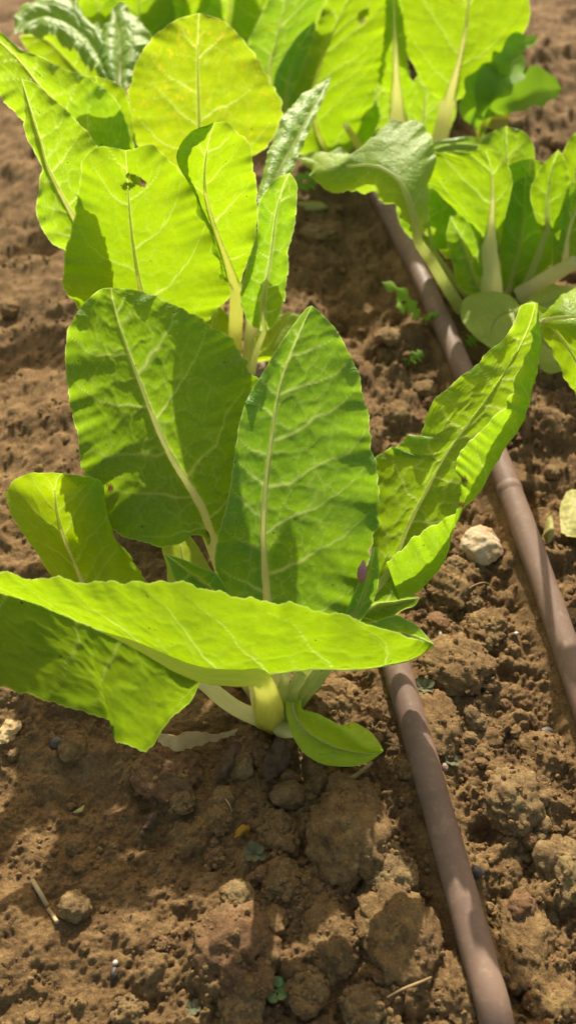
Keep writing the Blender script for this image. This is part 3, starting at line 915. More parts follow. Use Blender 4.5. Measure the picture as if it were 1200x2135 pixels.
leaf(pB, [
    [(430, 420), (340, 350), (288, 305), (272, 245), (270, 190), (285, 130), (320, 78), (365, 42), (415, 27)],
    [(432, 420), (418, 330), (415, 250), (413, 180), (412, 100), (415, 27)],
    [(436, 420), (500, 345), (560, 300), (588, 230), (565, 170), (533, 120), (500, 75), (460, 40), (415, 27)]],
    1, (455, 650), 0, 22, 'leaf_old', stalk=[(455, 650), (445, 560)], stalk_r=(0.006, 0.004), smat='stalk_yellow', puff=0.005, quilt=0.0016, ruffle=0.002, res=(130, 100), vein_gap=0.035, label="tall rounded leaf speckled with yellow at the back")
leaf(pB, [
    [(260, 480), (130, 345), (60, 265), (5, 205), (-40, 130), (-45, 60)],
    [(265, 480), (180, 320), (120, 230), (60, 150), (10, 95), (-45, 60)],
    [(285, 480), (285, 360), (272, 280), (240, 210), (195, 167), (130, 142), (90, 119), (55, 107), (28, 88), (0, 66), (-45, 60)]],
    1, (400, 720), 14, 22, 'leaf', stalk=[(430, 720), (330, 600)], stalk_r=(0.006, 0.004), puff=0.004, quilt=0.003, ruffle=0.004, jag=0.03, res=(110, 80))
leaf(pB, [
    [(280, 480), (200, 330), (165, 240), (155, 190), (170, 162), (200, 158)],
    [(290, 480), (240, 340), (215, 240), (205, 190), (200, 158)],
    [(300, 480), (290, 340), (275, 240), (262, 190), (235, 170), (200, 158)]],
    1, (430, 700), 8, 22, 'leaf_bright', stalk=[(440, 700), (370, 600)], stalk_r=(0.005, 0.003), puff=0.004, quilt=0.002, res=(80, 60))
leaf(pB, [
    [zz(500, 745, .01), zz(525, 725, .02), zz(535, 695, .03), zz(560, 665, .035), zz(600, 650, .035)],
    [zz(500, 752, .01), zz(545, 735, .02), zz(575, 705, .025), zz(600, 650, .035)],
    [zz(500, 756, .01), zz(560, 752, .012), zz(600, 740, .012), zz(640, 700, .02), zz(630, 662, .03), zz(600, 650, .035)]],
    1, (500, 860), 0, 50, 'leaf_gold', stalk=[zz(470, 860, .002)], stalk_r=(0.004, 0.002), smat='stalk_yellow', puff=0.002, quilt=0.0008, res=(60, 40), label="small yellowing leaf low beside the stalk")
leaf(pB, [
    [(440, 720), (420, 690), (425, 660), (450, 645)],
    [(450, 720), (445, 690), (448, 665), (455, 640)],
    [(465, 720), (482, 695), (480, 665), (460, 642)]],
    1, (455, 870), 0, 20, 'leaf_bright', stalk=[(455, 870)], stalk_r=(0.003, 0.002), smat='stalk_green', puff=0.002, quilt=0.001, res=(40, 30))

# ------------------------------------------------------------------ third plant, at the back
pC = thing("chard_plant", "tall chard at the back of the row with two thick pale stalks", "plant", at_z(850, 350, 0), "chard plants in the bed")
leaf(pC, [
    [(700, 360), (620, 315), (595, 260), (600, 210), (622, 160), (645, 100), (660, 50), (690, -10), (750, -60)],
    [(702, 360), (660, 270), (652, 200), (662, 150), (683, 88), (715, 20), (750, -60)],
    [(710, 360), (740, 290), (775, 220), (795, 150), (805, 80), (825, 20), (830, -40), (750, -60)]],
    1, (740, 370), 6, 20, 'leaf_bright', stalk=[(820, 375), (745, 375)], stalk_r=(0.007, 0.005), smat='stalk_yellow', puff=0.006, quilt=0.003, ruffle=0.003, res=(120, 90),
    holes=[(756, 33, 8, 0.6, 30)], label="large leaf with a small chewed hole")
leaf(pC, [
    [(590, 250), (570, 200), (572, 160), (590, 120), (620, 75), (656, 42)],
    [(596, 250), (595, 200), (605, 150), (630, 90), (656, 42)],
    [(605, 250), (625, 190), (645, 130), (656, 90), (658, 60), (656, 42)]],
    1, (690, 370), 8, 30, 'leaf_young', stalk=[(790, 380), (640, 340)], stalk_r=(0.004, 0.003), smat='stalk_green', puff=0.003, quilt=0.002, res=(70, 40))
leaf(pC, [
    [(560, 250), (515, 120), (518, 90), (535, 50), (560, 0), (590, -50)],
    [(572, 250), (560, 150), (575, 90), (585, 40), (610, -50)],
    [(590, 250), (625, 150), (640, 80), (670, 20), (690, -40), (610, -50)]],
    1, (640, 330), 4, 18, 'leaf_young', stalk=[(780, 375), (600, 330)], stalk_r=(0.005, 0.004), puff=0.004, quilt=0.003, res=(90, 60), holes=[(561, 57, 6, 0.6, 60)])
leaf(pC, [
    [(812, 252), (805, 200), (788, 165), (795, 120), (800, 60), (805, -10), (815, -60)],
    [(828, 252), (826, 190), (824, 120), (822, 60), (820, 0), (818, -60)],
    [(844, 252), (856, 215), (866, 190), (852, 150), (845, 90), (838, 20), (822, -60)]],
    1, (828, 362), 0, 14, 'leaf_bright', stalk=[(830, 370), (829, 300)], stalk_r=(0.0115, 0.0095), smat='stalk', puff=0.001, quilt=0.002, jag=0.10, res=(90, 50), label="leaf with a thick pale stalk standing upright")
leaf(pC, [
    [(930, 216), (890, 185), (855, 125), (832, 80), (820, 30), (824, -30), (880, -75), (985, -85)],
    [(932, 216), (946, 165), (962, 100), (972, 40), (985, -85)],
    [(935, 216), (985, 192), (1035, 150), (1078, 95), (1100, 50), (1100, -10), (1070, -60), (985, -85)]],
    1, (905, 365), -4, 22, 'leaf_bright', stalk=[(900, 380), (912, 310), (928, 235)], stalk_r=(0.011, 0.0075), smat='stalk', puff=0.006, quilt=0.0024, res=(120, 90), vein_gap=0.04, label="big rounded leaf on a pale stalk")
leaf(pC, [
    [(800, 340), (745, 280), (735, 220), (755, 160), (790, 120)],
    [(805, 340), (785, 270), (785, 200), (790, 120)],
    [(812, 340), (830, 270), (835, 200), (820, 150), (790, 120)]],
    1, (840, 330), 0, 16, 'leaf', stalk=[(835, 350)], stalk_r=(0.005, 0.003), smat='stalk_green', puff=0.003, quilt=0.003, res=(70, 50))
leaf(pC, [
    [(850, 330), (850, 270), (848, 220), (860, 170), (890, 140)],
    [(870, 330), (880, 270), (885, 210), (890, 140)],
    [(890, 330), (935, 270), (950, 220), (930, 170), (890, 140)]],
    1, (880, 325), 0, 16, 'leaf', stalk=[(870, 350)], stalk_r=(0.005, 0.003), smat='stalk_green', puff=0.003, quilt=0.003, res=(70, 50))
leaf(pC, [
    [(660, 330), (620, 300), (630, 250), (680, 200), (740, 190)],
    [(690, 330), (690, 280), (710, 230), (740, 190)],
    [(740, 330), (775, 290), (790, 240), (775, 200), (740, 190)]],
    1, (760, 335), 0, 20, 'leaf', stalk=[(820, 360)], stalk_r=(0.005, 0.003), smat='stalk_green', puff=0.003, quilt=0.003, res=(70, 50))
tube("stalk", [at_z(800, 370, 0), at_z(765, 330, .04), at_z(735, 285, .07), at_z(720, 262, .09)], [0.006, 0.005, 0.004, 0.003], M['stalk_yellow'], pC, np.array(pC.location), k=14, n=30)

# the row goes on: a plant just beyond the top of the frame, whose leaves shade the back plants
pG = thing("chard_plant", "farthest chard, just beyond the tall plant with two pale stalks", "plant", at_z(850, 60, 0), "chard plants in the bed")
for (bx, by, tx, wd, lean_) in ((700, 90, 690, 110, 8), (800, 70, 800, 120, 4), (905, 80, 930, 120, 6)):
    leaf(pG, [
        [(bx - 6, by), (bx - wd * .8, by - 90), (tx - wd, by - 190), (tx - wd * .7, by - 290), (tx, by - 350)],
        [(bx, by), (bx, by - 90), (tx, by - 200), (tx, by - 350)],
        [(bx + 6, by), (bx + wd * .8, by - 90), (tx + wd, by - 190), (tx + wd * .7, by - 290), (tx, by - 350)]],
        1, (bx, by), 0, lean_, 'leaf_bright', stalk=[zz(850, 60, 0)], stalk_r=(0.006, 0.004), smat='stalk', puff=0.006, quilt=0.003, res=(70, 50))

# ------------------------------------------------------------------ fourth plant, on the right
pD = thing("chard_plant", "chard at the right edge with a thick white stalk, beyond the curved pipe", "plant", at_z(1045, 655, 0), "chard plants in the bed")
leaf(pD, [
    [zz(868, 505, .105), zz(845, 462, .115), zz(812, 425, .12), zz(772, 400, .12), zz(735, 402, .12), zz(692, 404, .12), zz(668, 388, .122), zz(644, 350, .125), zz(618, 320, .125)],
    [zz(872, 505, .105), zz(858, 440, .135), zz(830, 375, .15), zz(780, 345, .15), zz(735, 345, .145), zz(690, 350, .14), zz(655, 335, .13), zz(640, 328, .125), zz(618, 320, .125)],
    [zz(878, 505, .105), zz(895, 410, .135), zz(903, 320, .155), zz(885, 258, .165), zz(845, 252, .165), zz(795, 262, .16), zz(765, 312, .15), zz(690, 314, .135), zz(618, 320, .125)]],
    1, (1020, 650), 0, 50, 'leaf_side', stalk=[zz(960, 645, .006), zz(925, 590, .04), zz(895, 540, .075)], stalk_r=(0.0062, 0.0045), smat='stalk_green', puff=0.003, quilt=0.002, ruffle=0.004, res=(110, 80), label="glossy leaf spreading sideways over the pipe")
leaf(pD, [
    [(1000, 520), (985, 475), (935, 425), (895, 385), (868, 355), (856, 335), (880, 312), (915, 318), (960, 318), (1000, 312)],
    [(1018, 520), (1024, 450), (1026, 400), (1022, 350), (1012, 315)],
    [(1038, 520), (1050, 460), (1062, 410), (1066, 370), (1050, 330), (1025, 312), (1012, 312)]],
    1, (1030, 640), 2, 22, 'leaf_bright', stalk=[(1024, 640), (1022, 590)], stalk_r=(0.0125, 0.0085), smat='stalk', puff=0.004, quilt=0.003, res=(100, 80), jag=0.03, vein_w=0.0009, label="bright leaf on a thick white stalk with branching veins")
leaf(pD, [
    [(885, 318), (895, 302), (930, 290), (980, 285), (1008, 300)],
    [(890, 320), (920, 306), (960, 300), (1008, 306)],
    [(900, 324), (935, 318), (975, 316), (1010, 314)]],
    1, (1030, 640), 0, 50, 'leaf_sheen', stalk=None, stalk_r=(0.002, 0.0008), smat='stalk_green', res=(50, 30), puff=0.002, quilt=0.001, base_z=0.0)
leaf(pD, [
    [(1040, 500), (1005, 410), (990, 340), (1005, 288), (1055, 262)],
    [(1050, 500), (1055, 410), (1055, 340), (1055, 262)],
    [(1062, 500), (1108, 410), (1115, 330), (1098, 280), (1055, 262)]],
    1, (1060, 590), -2, 30, 'leaf', stalk=[(1050, 620)], stalk_r=(0.006, 0.003), smat='stalk_green', puff=0.005, quilt=0.003, res=(80, 60))
leaf(pD, [
    [(1045, 600), (1040, 520), (1050, 440), (1060, 390), (1095, 365)],
    [(1060, 600), (1080, 520), (1090, 450), (1095, 365)],
    [(1075, 600), (1150, 550), (1195, 470), (1170, 390), (1095, 365)]],
    1, (1060, 620), -4, 32, 'leaf', stalk=[(1050, 630)], stalk_r=(0.005, 0.003), smat='stalk_green', puff=0.005, quilt=0.003, res=(80, 60))
leaf(pD, [
    [(1000, 622), (958, 600), (942, 550), (930, 495), (938, 450)],
    [(1008, 622), (985, 570), (965, 510), (938, 450)],
    [(1015, 622), (1020, 560), (1005, 490), (975, 455), (938, 450)]],
    1, (1020, 645), 6, 26, 'leaf', stalk=[(1025, 650)], stalk_r=(0.004, 0.002), smat='stalk_green', puff=0.003, quilt=0.003, res=(70, 50))
leaf(pD, [
    [(880, 520), (835, 470), (825, 410), (835, 370), (870, 350)],
    [(900, 520), (890, 450), (880, 400), (870, 350)],
    [(930, 520), (950, 460), (940, 400), (910, 365), (870, 350)]],
    1, (1000, 620), 6, 34, 'leaf', stalk=[(1010, 640), (950, 590)], stalk_r=(0.005, 0.003), smat='stalk_green', puff=0.003, quilt=0.003, res=(70, 50), holes=[(895, 485, 8, 0.7, 60)])
leaf(pD, [
    [(1125, 480), (1108, 430), (1105, 395), (1125, 350), (1162, 312)],
    [(1140, 480), (1140, 420), (1148, 360), (1162, 312)],
    [(1155, 480), (1182, 430), (1185, 370), (1175, 330), (1162, 312)]],
    1, (1090, 640), -6, 26, 'leaf_bright', stalk=[(1070, 650), (1110, 560)], stalk_r=(0.005, 0.003), smat='stalk_green', puff=0.004, quilt=0.003, res=(70, 50))
leaf(pD, [
    [(1150, 560), (1150, 480), (1165, 420), (1185, 385), (1240, 370)],
    [(1175, 560), (1185, 480), (1210, 420), (1240, 370)],
    [(1200, 560), (1250, 500), (1270, 430), (1240, 370)]],
    1, (1110, 650), -8, 30, 'leaf', stalk=[zz(1078, 618, .010), zz(1140, 580, .03), zz(1200, 545, .05)], stalk_r=(0.0085, 0.006), smat='stalk', puff=0.004, quilt=0.003, res=(70, 50), label="leaf on a long pale stalk leaning out of the picture")
leaf(pD, [
    [(1150, 470), (1155, 400), (1165, 340), (1190, 285), (1240, 260)],
    [(1180, 470), (1195, 390), (1210, 320), (1240, 260)],
    [(1230, 470), (1270, 400), (1280, 320), (1240, 260)]],
    1, (1110, 600), -8, 26, 'leaf_bright', stalk=[(1070, 640), (1130, 540)], stalk_r=(0.005, 0.003), smat='stalk_green', puff=0.004, quilt=0.003, res=(70, 50))
leaf(pD, [
    [(1075, 560), (1040, 480), (1035, 400), (1060, 345), (1105, 330)],
    [(1095, 560), (1095, 470), (1100, 400), (1105, 330)],
    [(1115, 560), (1165, 490), (1180, 420), (1150, 350), (1105, 330)]],
    1, (1075, 585), -4, 24, 'leaf', stalk=[(1055, 620)], stalk_r=(0.005, 0.003), smat='stalk_green', puff=0.006, quilt=0.003, res=(80, 60))
leaf(pD, [
    [(930, 540), (880, 480), (865, 420), (880, 370), (915, 345)],
    [(950, 540), (935, 460), (925, 400), (915, 345)],
    [(970, 540), (1000, 470), (995, 400), (960, 355), (915, 345)]],
    1, (1000, 590), 4, 26, 'leaf', stalk=[(1020, 630)], stalk_r=(0.005, 0.003), smat='stalk_green', puff=0.006, quilt=0.003, res=(80, 60))
# pale lower leaves
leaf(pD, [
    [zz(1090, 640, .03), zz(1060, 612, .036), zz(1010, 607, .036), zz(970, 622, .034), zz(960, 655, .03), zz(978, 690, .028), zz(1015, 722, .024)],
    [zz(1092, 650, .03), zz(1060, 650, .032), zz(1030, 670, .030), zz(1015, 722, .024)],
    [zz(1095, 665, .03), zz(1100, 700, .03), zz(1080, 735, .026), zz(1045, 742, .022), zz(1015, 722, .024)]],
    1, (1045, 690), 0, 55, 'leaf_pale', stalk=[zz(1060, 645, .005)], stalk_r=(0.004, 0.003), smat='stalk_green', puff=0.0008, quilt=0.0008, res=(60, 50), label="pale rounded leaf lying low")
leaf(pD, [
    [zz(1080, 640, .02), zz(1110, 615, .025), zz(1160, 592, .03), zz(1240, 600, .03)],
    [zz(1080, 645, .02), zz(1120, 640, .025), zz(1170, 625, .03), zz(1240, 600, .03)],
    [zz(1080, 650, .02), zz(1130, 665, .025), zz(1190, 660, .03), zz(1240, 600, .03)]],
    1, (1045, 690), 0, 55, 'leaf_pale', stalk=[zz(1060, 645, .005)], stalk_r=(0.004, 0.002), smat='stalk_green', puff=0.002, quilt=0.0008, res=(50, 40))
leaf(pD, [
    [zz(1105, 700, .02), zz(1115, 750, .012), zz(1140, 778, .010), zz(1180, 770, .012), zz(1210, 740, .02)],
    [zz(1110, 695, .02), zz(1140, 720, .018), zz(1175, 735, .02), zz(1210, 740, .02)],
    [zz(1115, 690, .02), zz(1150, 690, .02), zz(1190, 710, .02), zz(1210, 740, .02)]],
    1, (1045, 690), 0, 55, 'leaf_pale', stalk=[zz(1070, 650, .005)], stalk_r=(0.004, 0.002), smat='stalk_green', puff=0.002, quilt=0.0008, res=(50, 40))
leaf(pD, [
    [zz(1105, 640, .10), zz(1125, 690, .10), zz(1150, 735, .095), zz(1182, 790, .085), zz(1205, 840, .07), zz(1240, 900, .05)],
    [zz(1108, 636, .105), zz(1142, 672, .115), zz(1175, 715, .115), zz(1205, 765, .105), zz(1228, 820, .085), zz(1240, 900, .05)],
    [zz(1112, 632, .11), zz(1160, 655, .125), zz(1200, 690, .13), zz(1240, 740, .125), zz(1260, 820, .10), zz(1240, 900, .05)]],
    1, (1045, 690), 0, 40, 'leaf_bright', stalk=[zz(1070, 655, .01), zz(1090, 645, .06)], stalk_r=(0.005, 0.003), smat='stalk_green', puff=0.002, quilt=0.0012, res=(80, 60), label="yellow green leaf arching down at the right edge")
leaf(pD, [
    [zz(1120, 665, .14), zz(1150, 640, .15), zz(1170, 612, .155), zz(1205, 598, .155), zz(1270, 610, .15)],
    [zz(1122, 672, .14), zz(1165, 662, .155), zz(1210, 655, .16), zz(1270, 610, .15)],
    [zz(1126, 678, .14), zz(1170, 692, .15), zz(1215, 715, .15), zz(1260, 700, .15), zz(1270, 610, .15)]],
    1, (1045, 690), 0, 40, 'leaf_gold', stalk=[zz(1075, 655, .01), zz(1100, 660, .09)], stalk_r=(0.005, 0.003), smat='stalk_green', puff=0.003, quilt=0.002, res=(60, 50))

# ------------------------------------------------------------------ fifth and sixth plants at the top
pE = thing("chard_plant", "dark glossy chard in the top corner with mirror bright crumpled leaves", "plant", at_z(200, 330, 0), "chard plants in the bed")
leaf(pE, [
    [(235, 190), (185, 140), (140, 95), (100, 72), (60, 70), (30, 72)],
    [(240, 188), (205, 110), (160, 60), (110, 35), (65, 40), (30, 72)],
    [(245, 186), (225, 90), (175, 25), (130, -5), (75, -5), (35, 20), (30, 72)]],
    1, (235, 190), 8, 80, 'leaf_sheen', base_z=0.15, stalk=[zz(210, 330, .002), zz(240, 240, .10)], stalk_r=(0.006, 0.004), smat='stalk_green', puff=0.006, quilt=0.003, ruffle=0.005, rough_n=0.002, res=(90, 70), label="crumpled dark leaf arching over with a white sheen")
leaf(pE, [
    [(240, 200), (220, 150), (206, 105), (212, 70), (228, 45), (235, 15)],
    [(248, 200), (250, 150), (250, 100), (246, 55), (235, 15)],
    [(262, 195), (290, 145), (318, 85), (300, 55), (262, 15), (235, 15)]],
    1, (245, 200), -4, 78, 'leaf_sheen', base_z=0.15, stalk=[zz(215, 330, .002), zz(244, 250, .10)], stalk_r=(0.006, 0.004), smat='stalk_green', puff=0.006, quilt=0.003, ruffle=0.004, rough_n=0.002, res=(90, 70), label="second crumpled leaf with a white sheen")
leaf(pE, [
    [(230, 240), (150, 185), (90, 140), (55, 100), (40, 75)],
    [(235, 240), (180, 170), (130, 115), (90, 80), (40, 75)],
    [(245, 240), (230, 165), (195, 110), (140, 72), (90, 60), (40, 75)]],
    1, (205, 320), 5, 20, 'leaf_bright', stalk=[(212, 330)], stalk_r=(0.005, 0.003), smat='stalk_yellow', puff=0.004, quilt=0.003, res=(70, 50))
leaf(pE, [
    [(240, 200), (190, 120), (165, 60), (165, 10), (190, -40)],
    [(248, 200), (225, 110), (210, 40), (190, -40)],
    [(258, 200), (280, 110), (265, 40), (235, -10), (190, -40)]],
    1, (225, 225), 0, 16, 'leaf_bright', stalk=[(215, 240)], stalk_r=(0.005, 0.003), smat='stalk_yellow', puff=0.004, quilt=0.003, res=(70, 50))

pF = thing("chard_plant", "bright chard at the top edge behind the speckled round leaf", "plant", at_z(430, 190, 0), "chard plants in the bed")
for (bx, tx, ty, wd, az, mt) in ((300, 290, -70, 75, 6, 'leaf_bright'), (400, 380, -90, 85, 0, 'leaf_bright'), (470, 480, -80, 70, -4, 'leaf'), (350, 340, -40, 60, 4, 'leaf'), (530, 545, -60, 60, -8, 'leaf_bright'), (240, 215, -60, 60, 8, 'leaf')):
    leaf(pF, [
        [(bx, 150), (bx - wd * 0.8, 90), (tx - wd, 20), (tx - wd * 0.7, (ty + 0) * 0.6), (tx, ty)],
        [(bx + 4, 150), (bx, 80), (tx, 10), (tx, ty)],
        [(bx + 8, 150), (bx + wd * 0.8, 90), (tx + wd, 20), (tx + wd * 0.7, ty * 0.6), (tx, ty)]],
        1, (bx * 0.5 + 215, 190 + (bx % 7) * 3), az, 20, mt, stalk=[(430, 200)], stalk_r=(0.006, 0.004), smat='stalk_yellow', puff=0.005, quilt=0.003, res=(80, 60))
# ------------------------------------------------------------------ END PLANTS


# ------------------------------------------------------------------ clods and stones
def ico(sub):
    bm = bmesh.new()
    bmesh.ops.create_icosphere(bm, subdivisions=sub, radius=1)
    V = np.array([v.co[:] for v in bm.verts])
    Fc = np.array([[v.index for v in f.verts] for f in bm.faces])
    bm.free()
    return V, Fc


ICO = {k: ico(k) for k in (1, 2, 3, 4, 5, 6)}


def lump(seed, sub, rough=0.2, planes=6, facet=0.80, fine=0.062):
    rng = np.random.RandomState(seed)
    V, Fc = ICO[sub]
    V = V.copy()
    for _ in range(planes):                                   # broken faces
        n = rng.normal(size=3)
        n /= np.linalg.norm(n)
        d = facet + 0.26 * rng.rand()
        e = V @ n - d
        V = V - np.clip(e, 0, None)[:, None] * n * 0.92
    W = V + 0.12 * np.stack([noise3(V * 3, seed + 31), noise3(V * 3, seed + 32), noise3(V * 3, seed + 33)], 1)
    r = 1 + rough * noise3(W * 1.5, seed) + rough * 0.8 * noise3(W * 3.3, seed + 3) - rough * 0.7 * np.clip(0.12 - np.abs(noise3(W * 2.4, seed + 9)), 0, 1) / 0.12 * 0.5
    if sub >= 4:
        r = r + fine * 1.1 * noise3(W * 7, seed + 5) + fine * 1.0 * (0.4 - np.abs(noise3(W * 13, seed + 7)))
    if sub >= 5:
        r = r + fine * 0.55 * (0.3 - np.abs(noise3(W * 27, seed + 8))) + fine * 0.35 * noise3(W * 50, seed + 4)
    return V * r[:, None], Fc


CLOD_TOPS = []


def clod(px, py, rx, ry, mat='clod', label=None, group=None, name="soil_clod", sub=4, sink=0.30, hgt=0.75, rot=0.0, seed=None, rough=0.22, facet=0.80, fine=0.062, cat="clod"):
    """rx, ry: half extents in photo pixels."""
    seed = seed if seed is not None else int(px * 7 + py * 13) % 9973
    c = on_ground(px, py + ry * 0.25)
    dep = c[1] * CP - (c[2] - H) * SP
    a, b = rx * dep / F, ry * dep / F * 1.25
    V, Fc = lump(seed, sub, rough, facet=facet, fine=fine)
    V = V * np.array([a, b, min(a, b) * hgt])
    cr, sr = math.cos(rad(rot)), math.sin(rad(rot))
    V = np.stack([V[:, 0] * cr - V[:, 1] * sr, V[:, 0] * sr + V[:, 1] * cr, V[:, 2]], 1)
    o = mesh_obj(name, V, Fc, M[mat])
    o.location = (c[0], c[1], c[2] + min(a, b) * hgt * (1 - 2 * sink) * 0.8)
    if name == 'soil_clod':
        q = V + np.array(o.location)
        rr = np.random.RandomState(seed)
        up = np.where(V[:, 2] > -0.1 * min(a, b))[0]
        CLOD_TOPS.append(q[rr.choice(up, min(len(up), int(20 + 1.1 * rx)), replace=False)])
    if label:
        tag(o, label, cat, group)
    return o


# larger clods
for (px, py, rx, ry, mat, hg, lab) in [
    (728, 1715, 80, 92, 'clod', 0.8, "large rounded brown clod in the shade left of the pipe"),
    (812, 1818, 52, 50, 'clod_pale', 0.8, "knobbly ochre clod touching the left side of the pipe"),
    (490, 1960, 84, 72, 'clod_red', 0.7, "wide reddish brown clod in shade at the bottom, left of two smaller clods"),
    (688, 1950, 56, 66, 'clod', 0.85, "upright brown clod between the wide reddish clod and a speckled one"),
    (825, 1935, 92, 95, 'clod', 0.7, "broad clod dusted with pale grit, left of the lower pipe"),
    (955, 2050, 60, 62, 'clod', 0.7, "clod pressed against the left side of the pipe near the bottom edge"),
    (1090, 1935, 72, 85, 'clod', 0.6, "smooth brown clod right of the pipe and its white dot"),
    (1180, 1800, 56, 62, 'clod_pale', 0.7, "pale tan clod at the right edge of the photo"),
    (1068, 1655, 62, 58, 'clod_pale', 0.75, "ochre clod with an orange top right of the pipe"),
    (1145, 2055, 62, 72, 'clod', 0.7, "large clod in the bottom right corner"),
    (522, 1552, 48, 42, 'clod_red', 0.75, "reddish clod just below the crown of the front plant"),
    (350, 1605, 72, 50, 'clod_red', 0.75, "dark lumpy clod below the dry curled leaf"),
    (380, 1662, 26, 24, 'clod_pale', 0.8, "small pale round clod below the dark lumpy clod"),
    (458, 1702, 24, 26, 'clod', 0.8, "small clod beside the golden leaf scrap"),
    (578, 1735, 45, 45, 'clod', 0.7, "brown clod left of the large rounded clod"),
    (448, 1788, 20, 18, 'clod_red', 0.8, "small brick red clod in the shade"),
    (340, 1963, 20, 17, 'clod_red', 0.8, "little orange red clod in the lit soil at lower left"),
    (540, 2028, 32, 36, 'clod_red', 0.8, "reddish clod just above the seedling"),
    (500, 2095, 46, 42, 'clod_pale', 0.7, "grainy clod at the bottom edge left of the seedling"),
    (270, 2110, 40, 32, 'clod_pale', 0.7, "grainy ochre clod at the bottom edge of the lit soil"),
    (930, 1215, 52, 48, 'clod', 0.8, "brown clod right of the folded leaf, above smaller clods"),
    (1010, 1305, 50, 38, 'clod', 0.75, "rounded clod between the front plant and the right pipe"),
    (980, 1256, 26, 20, 'clod_pale', 0.8, "small pale clod under the white stone"),
    (945, 1375, 82, 52, 'clod', 0.6, "wide crumbly clod right of the front leaf tip"),
    (905, 1495, 52, 70, 'clod', 0.6, "dark clod right of the sunlit stretch of pipe"),
    (700, 1465, 66, 52, 'clod', 0.6, "shaded clod behind the small curled leaf"),
    (660, 480, 40, 20, 'clod_pale', 0.6, "yellowish clod right of the twisted leaf"),
    (855, 1600, 40, 30, 'clod', 0.7, "low clod left of the shaded pipe below the small curled leaf"),
    (590, 1830, 42, 38, 'clod', 0.7, "shaded clod above the upright brown clod"),
    (640, 2050, 42, 36, 'clod', 0.7, "clod right of the seedling"),
    (760, 2090, 50, 40, 'clod_pale', 0.7, "grainy clod at the bottom edge under the thin twig"),
    (985, 1500, 60, 60, 'clod_pale', 0.5, "sunlit crumbly clod between the two pipes"),
    (1130, 1570, 60, 50, 'clod', 0.6, "sunlit clod below the end of the right pipe"),
]:
    clod(px, py, rx, ry, mat, lab, "larger soil clods", sub=5, hgt=hg * 0.92, sink=0.52)

o = clod(1003, 1142, 46, 40, 'stone', "white pale stone with a tan side left of the right pipe", None, "stone", 5, 0.22, 0.75, rough=0.12, facet=0.66, fine=0.025, cat="stone")
o = clod(530, 762, 22, 30, 'pink_stone', "pinkish stone between the broad left leaf and the pointed leaf", None, "stone", 5, 0.2, 0.9, rough=0.12, facet=0.7, fine=0.02, cat="stone")
o = clod(648, 432, 40, 12, 'yellow_leaf', "flat yellow chip lying on the yellowish clod", None, "stone", 4, 0.0, 0.5, rough=0.1, facet=0.7, fine=0.02, cat="stone")

rng = np.random.RandomState(11)
cl_src = [lump(500 + k, 4, 0.2, fine=0.06) for k in range(9)]
cl_me = []
for k, (V, Fc) in enumerate(cl_src):
    me = bpy.data.meshes.new("loose_clod")
    me.from_pydata((V * np.array([1, 1, 0.75])).tolist(), [], Fc.tolist())
    me.polygons.foreach_set("use_smooth", np.ones(len(me.polygons), bool))
    me.materials.append(M[('clod', 'clod', 'clod_red', 'clod_pale')[k % 4]])
    cl_me.append(me)
n = 0
while n < 210:
    px, py = rng.uniform(-20, 1220), rng.uniform(230, 2150)
    wgt = 0.25
    if px > 430 and py > 1500:
        wgt = 1.0
    elif px > 850 and py > 950:
        wgt = 1.0
    elif 600 < px < 960 and 430 < py < 950:
        wgt = 0.8
    if rng.rand() > wgt:
        continue
    p = on_ground(px, py)
    q = np.array([p[0]]), np.array([p[1]])
    r = 0.0035 + 0.0075 * rng.rand() ** 2.2
    if min(dist_to_path(*q, PIPE1)[0], dist_to_path(*q, PIPE2)[0]) < 0.012 + r:
        continue
    o = bpy.data.objects.new("loose_clod", cl_me[rng.randint(9)])
    COL.objects.link(o)
    o.location = (p[0], p[1], p[2] + r * 0.15)
    o.rotation_euler = (rng.uniform(-0.4, 0.4), rng.uniform(-0.4, 0.4), rng.uniform(0, 6.28))
    o.scale = (r * rng.uniform(0.8, 1.3), r * rng.uniform(0.8, 1.2), r * rng.uniform(0.75, 1.1))
    tag(o, "small brown crumbled clod lying loose on the soil", "clod", "loose small clods")
    n += 1

# crumbs too many to count
CV, CF = ICO[1]
vs, fs, base = [], [], 0
N = 16000
bx = rng.uniform(-0.36, 0.42, N)
by = 0.08 + 0.9 * rng.rand(N) ** 1.4
keep = (np.minimum(dist_to_path(bx, by, PIPE1), dist_to_path(bx, by, PIPE2)) > 0.0088) & ((noise2(bx * 14, by * 14, 60) + 0.35 * (bx > -0.05)) > -0.15)
bx, by = bx[keep], by[keep]
bz = height(bx, by)
tops = np.concatenate(CLOD_TOPS)
bx, by, bz = np.concatenate([bx, tops[:, 0]]), np.concatenate([by, tops[:, 1]]), np.concatenate([bz, tops[:, 2]])
variants = [lump(900 + k, 1, 0.35, planes=3, facet=0.7)[0] for k in range(12)]
for k in range(len(bx)):
    r = 0.0005 + 0.0021 * rng.rand() ** 3.0
    a = rng.uniform(0, 6.28)
    V = variants[k % 12] * np.array([r * rng.uniform(0.8, 1.3), r, r * 0.8])
    V = np.stack([V[:, 0] * math.cos(a) - V[:, 1] * math.sin(a), V[:, 0] * math.sin(a) + V[:, 1] * math.cos(a), V[:, 2]], 1)
    vs.append(V + np.array([bx[k], by[k], bz[k] + r * 0.25]))
    fs.append(CF + base)
    base += len(CV)
crumbs = mesh_obj("soil_crumbs", np.concatenate(vs), np.concatenate(fs), M['clod'], smooth=False)
crumbs["kind"] = "stuff"


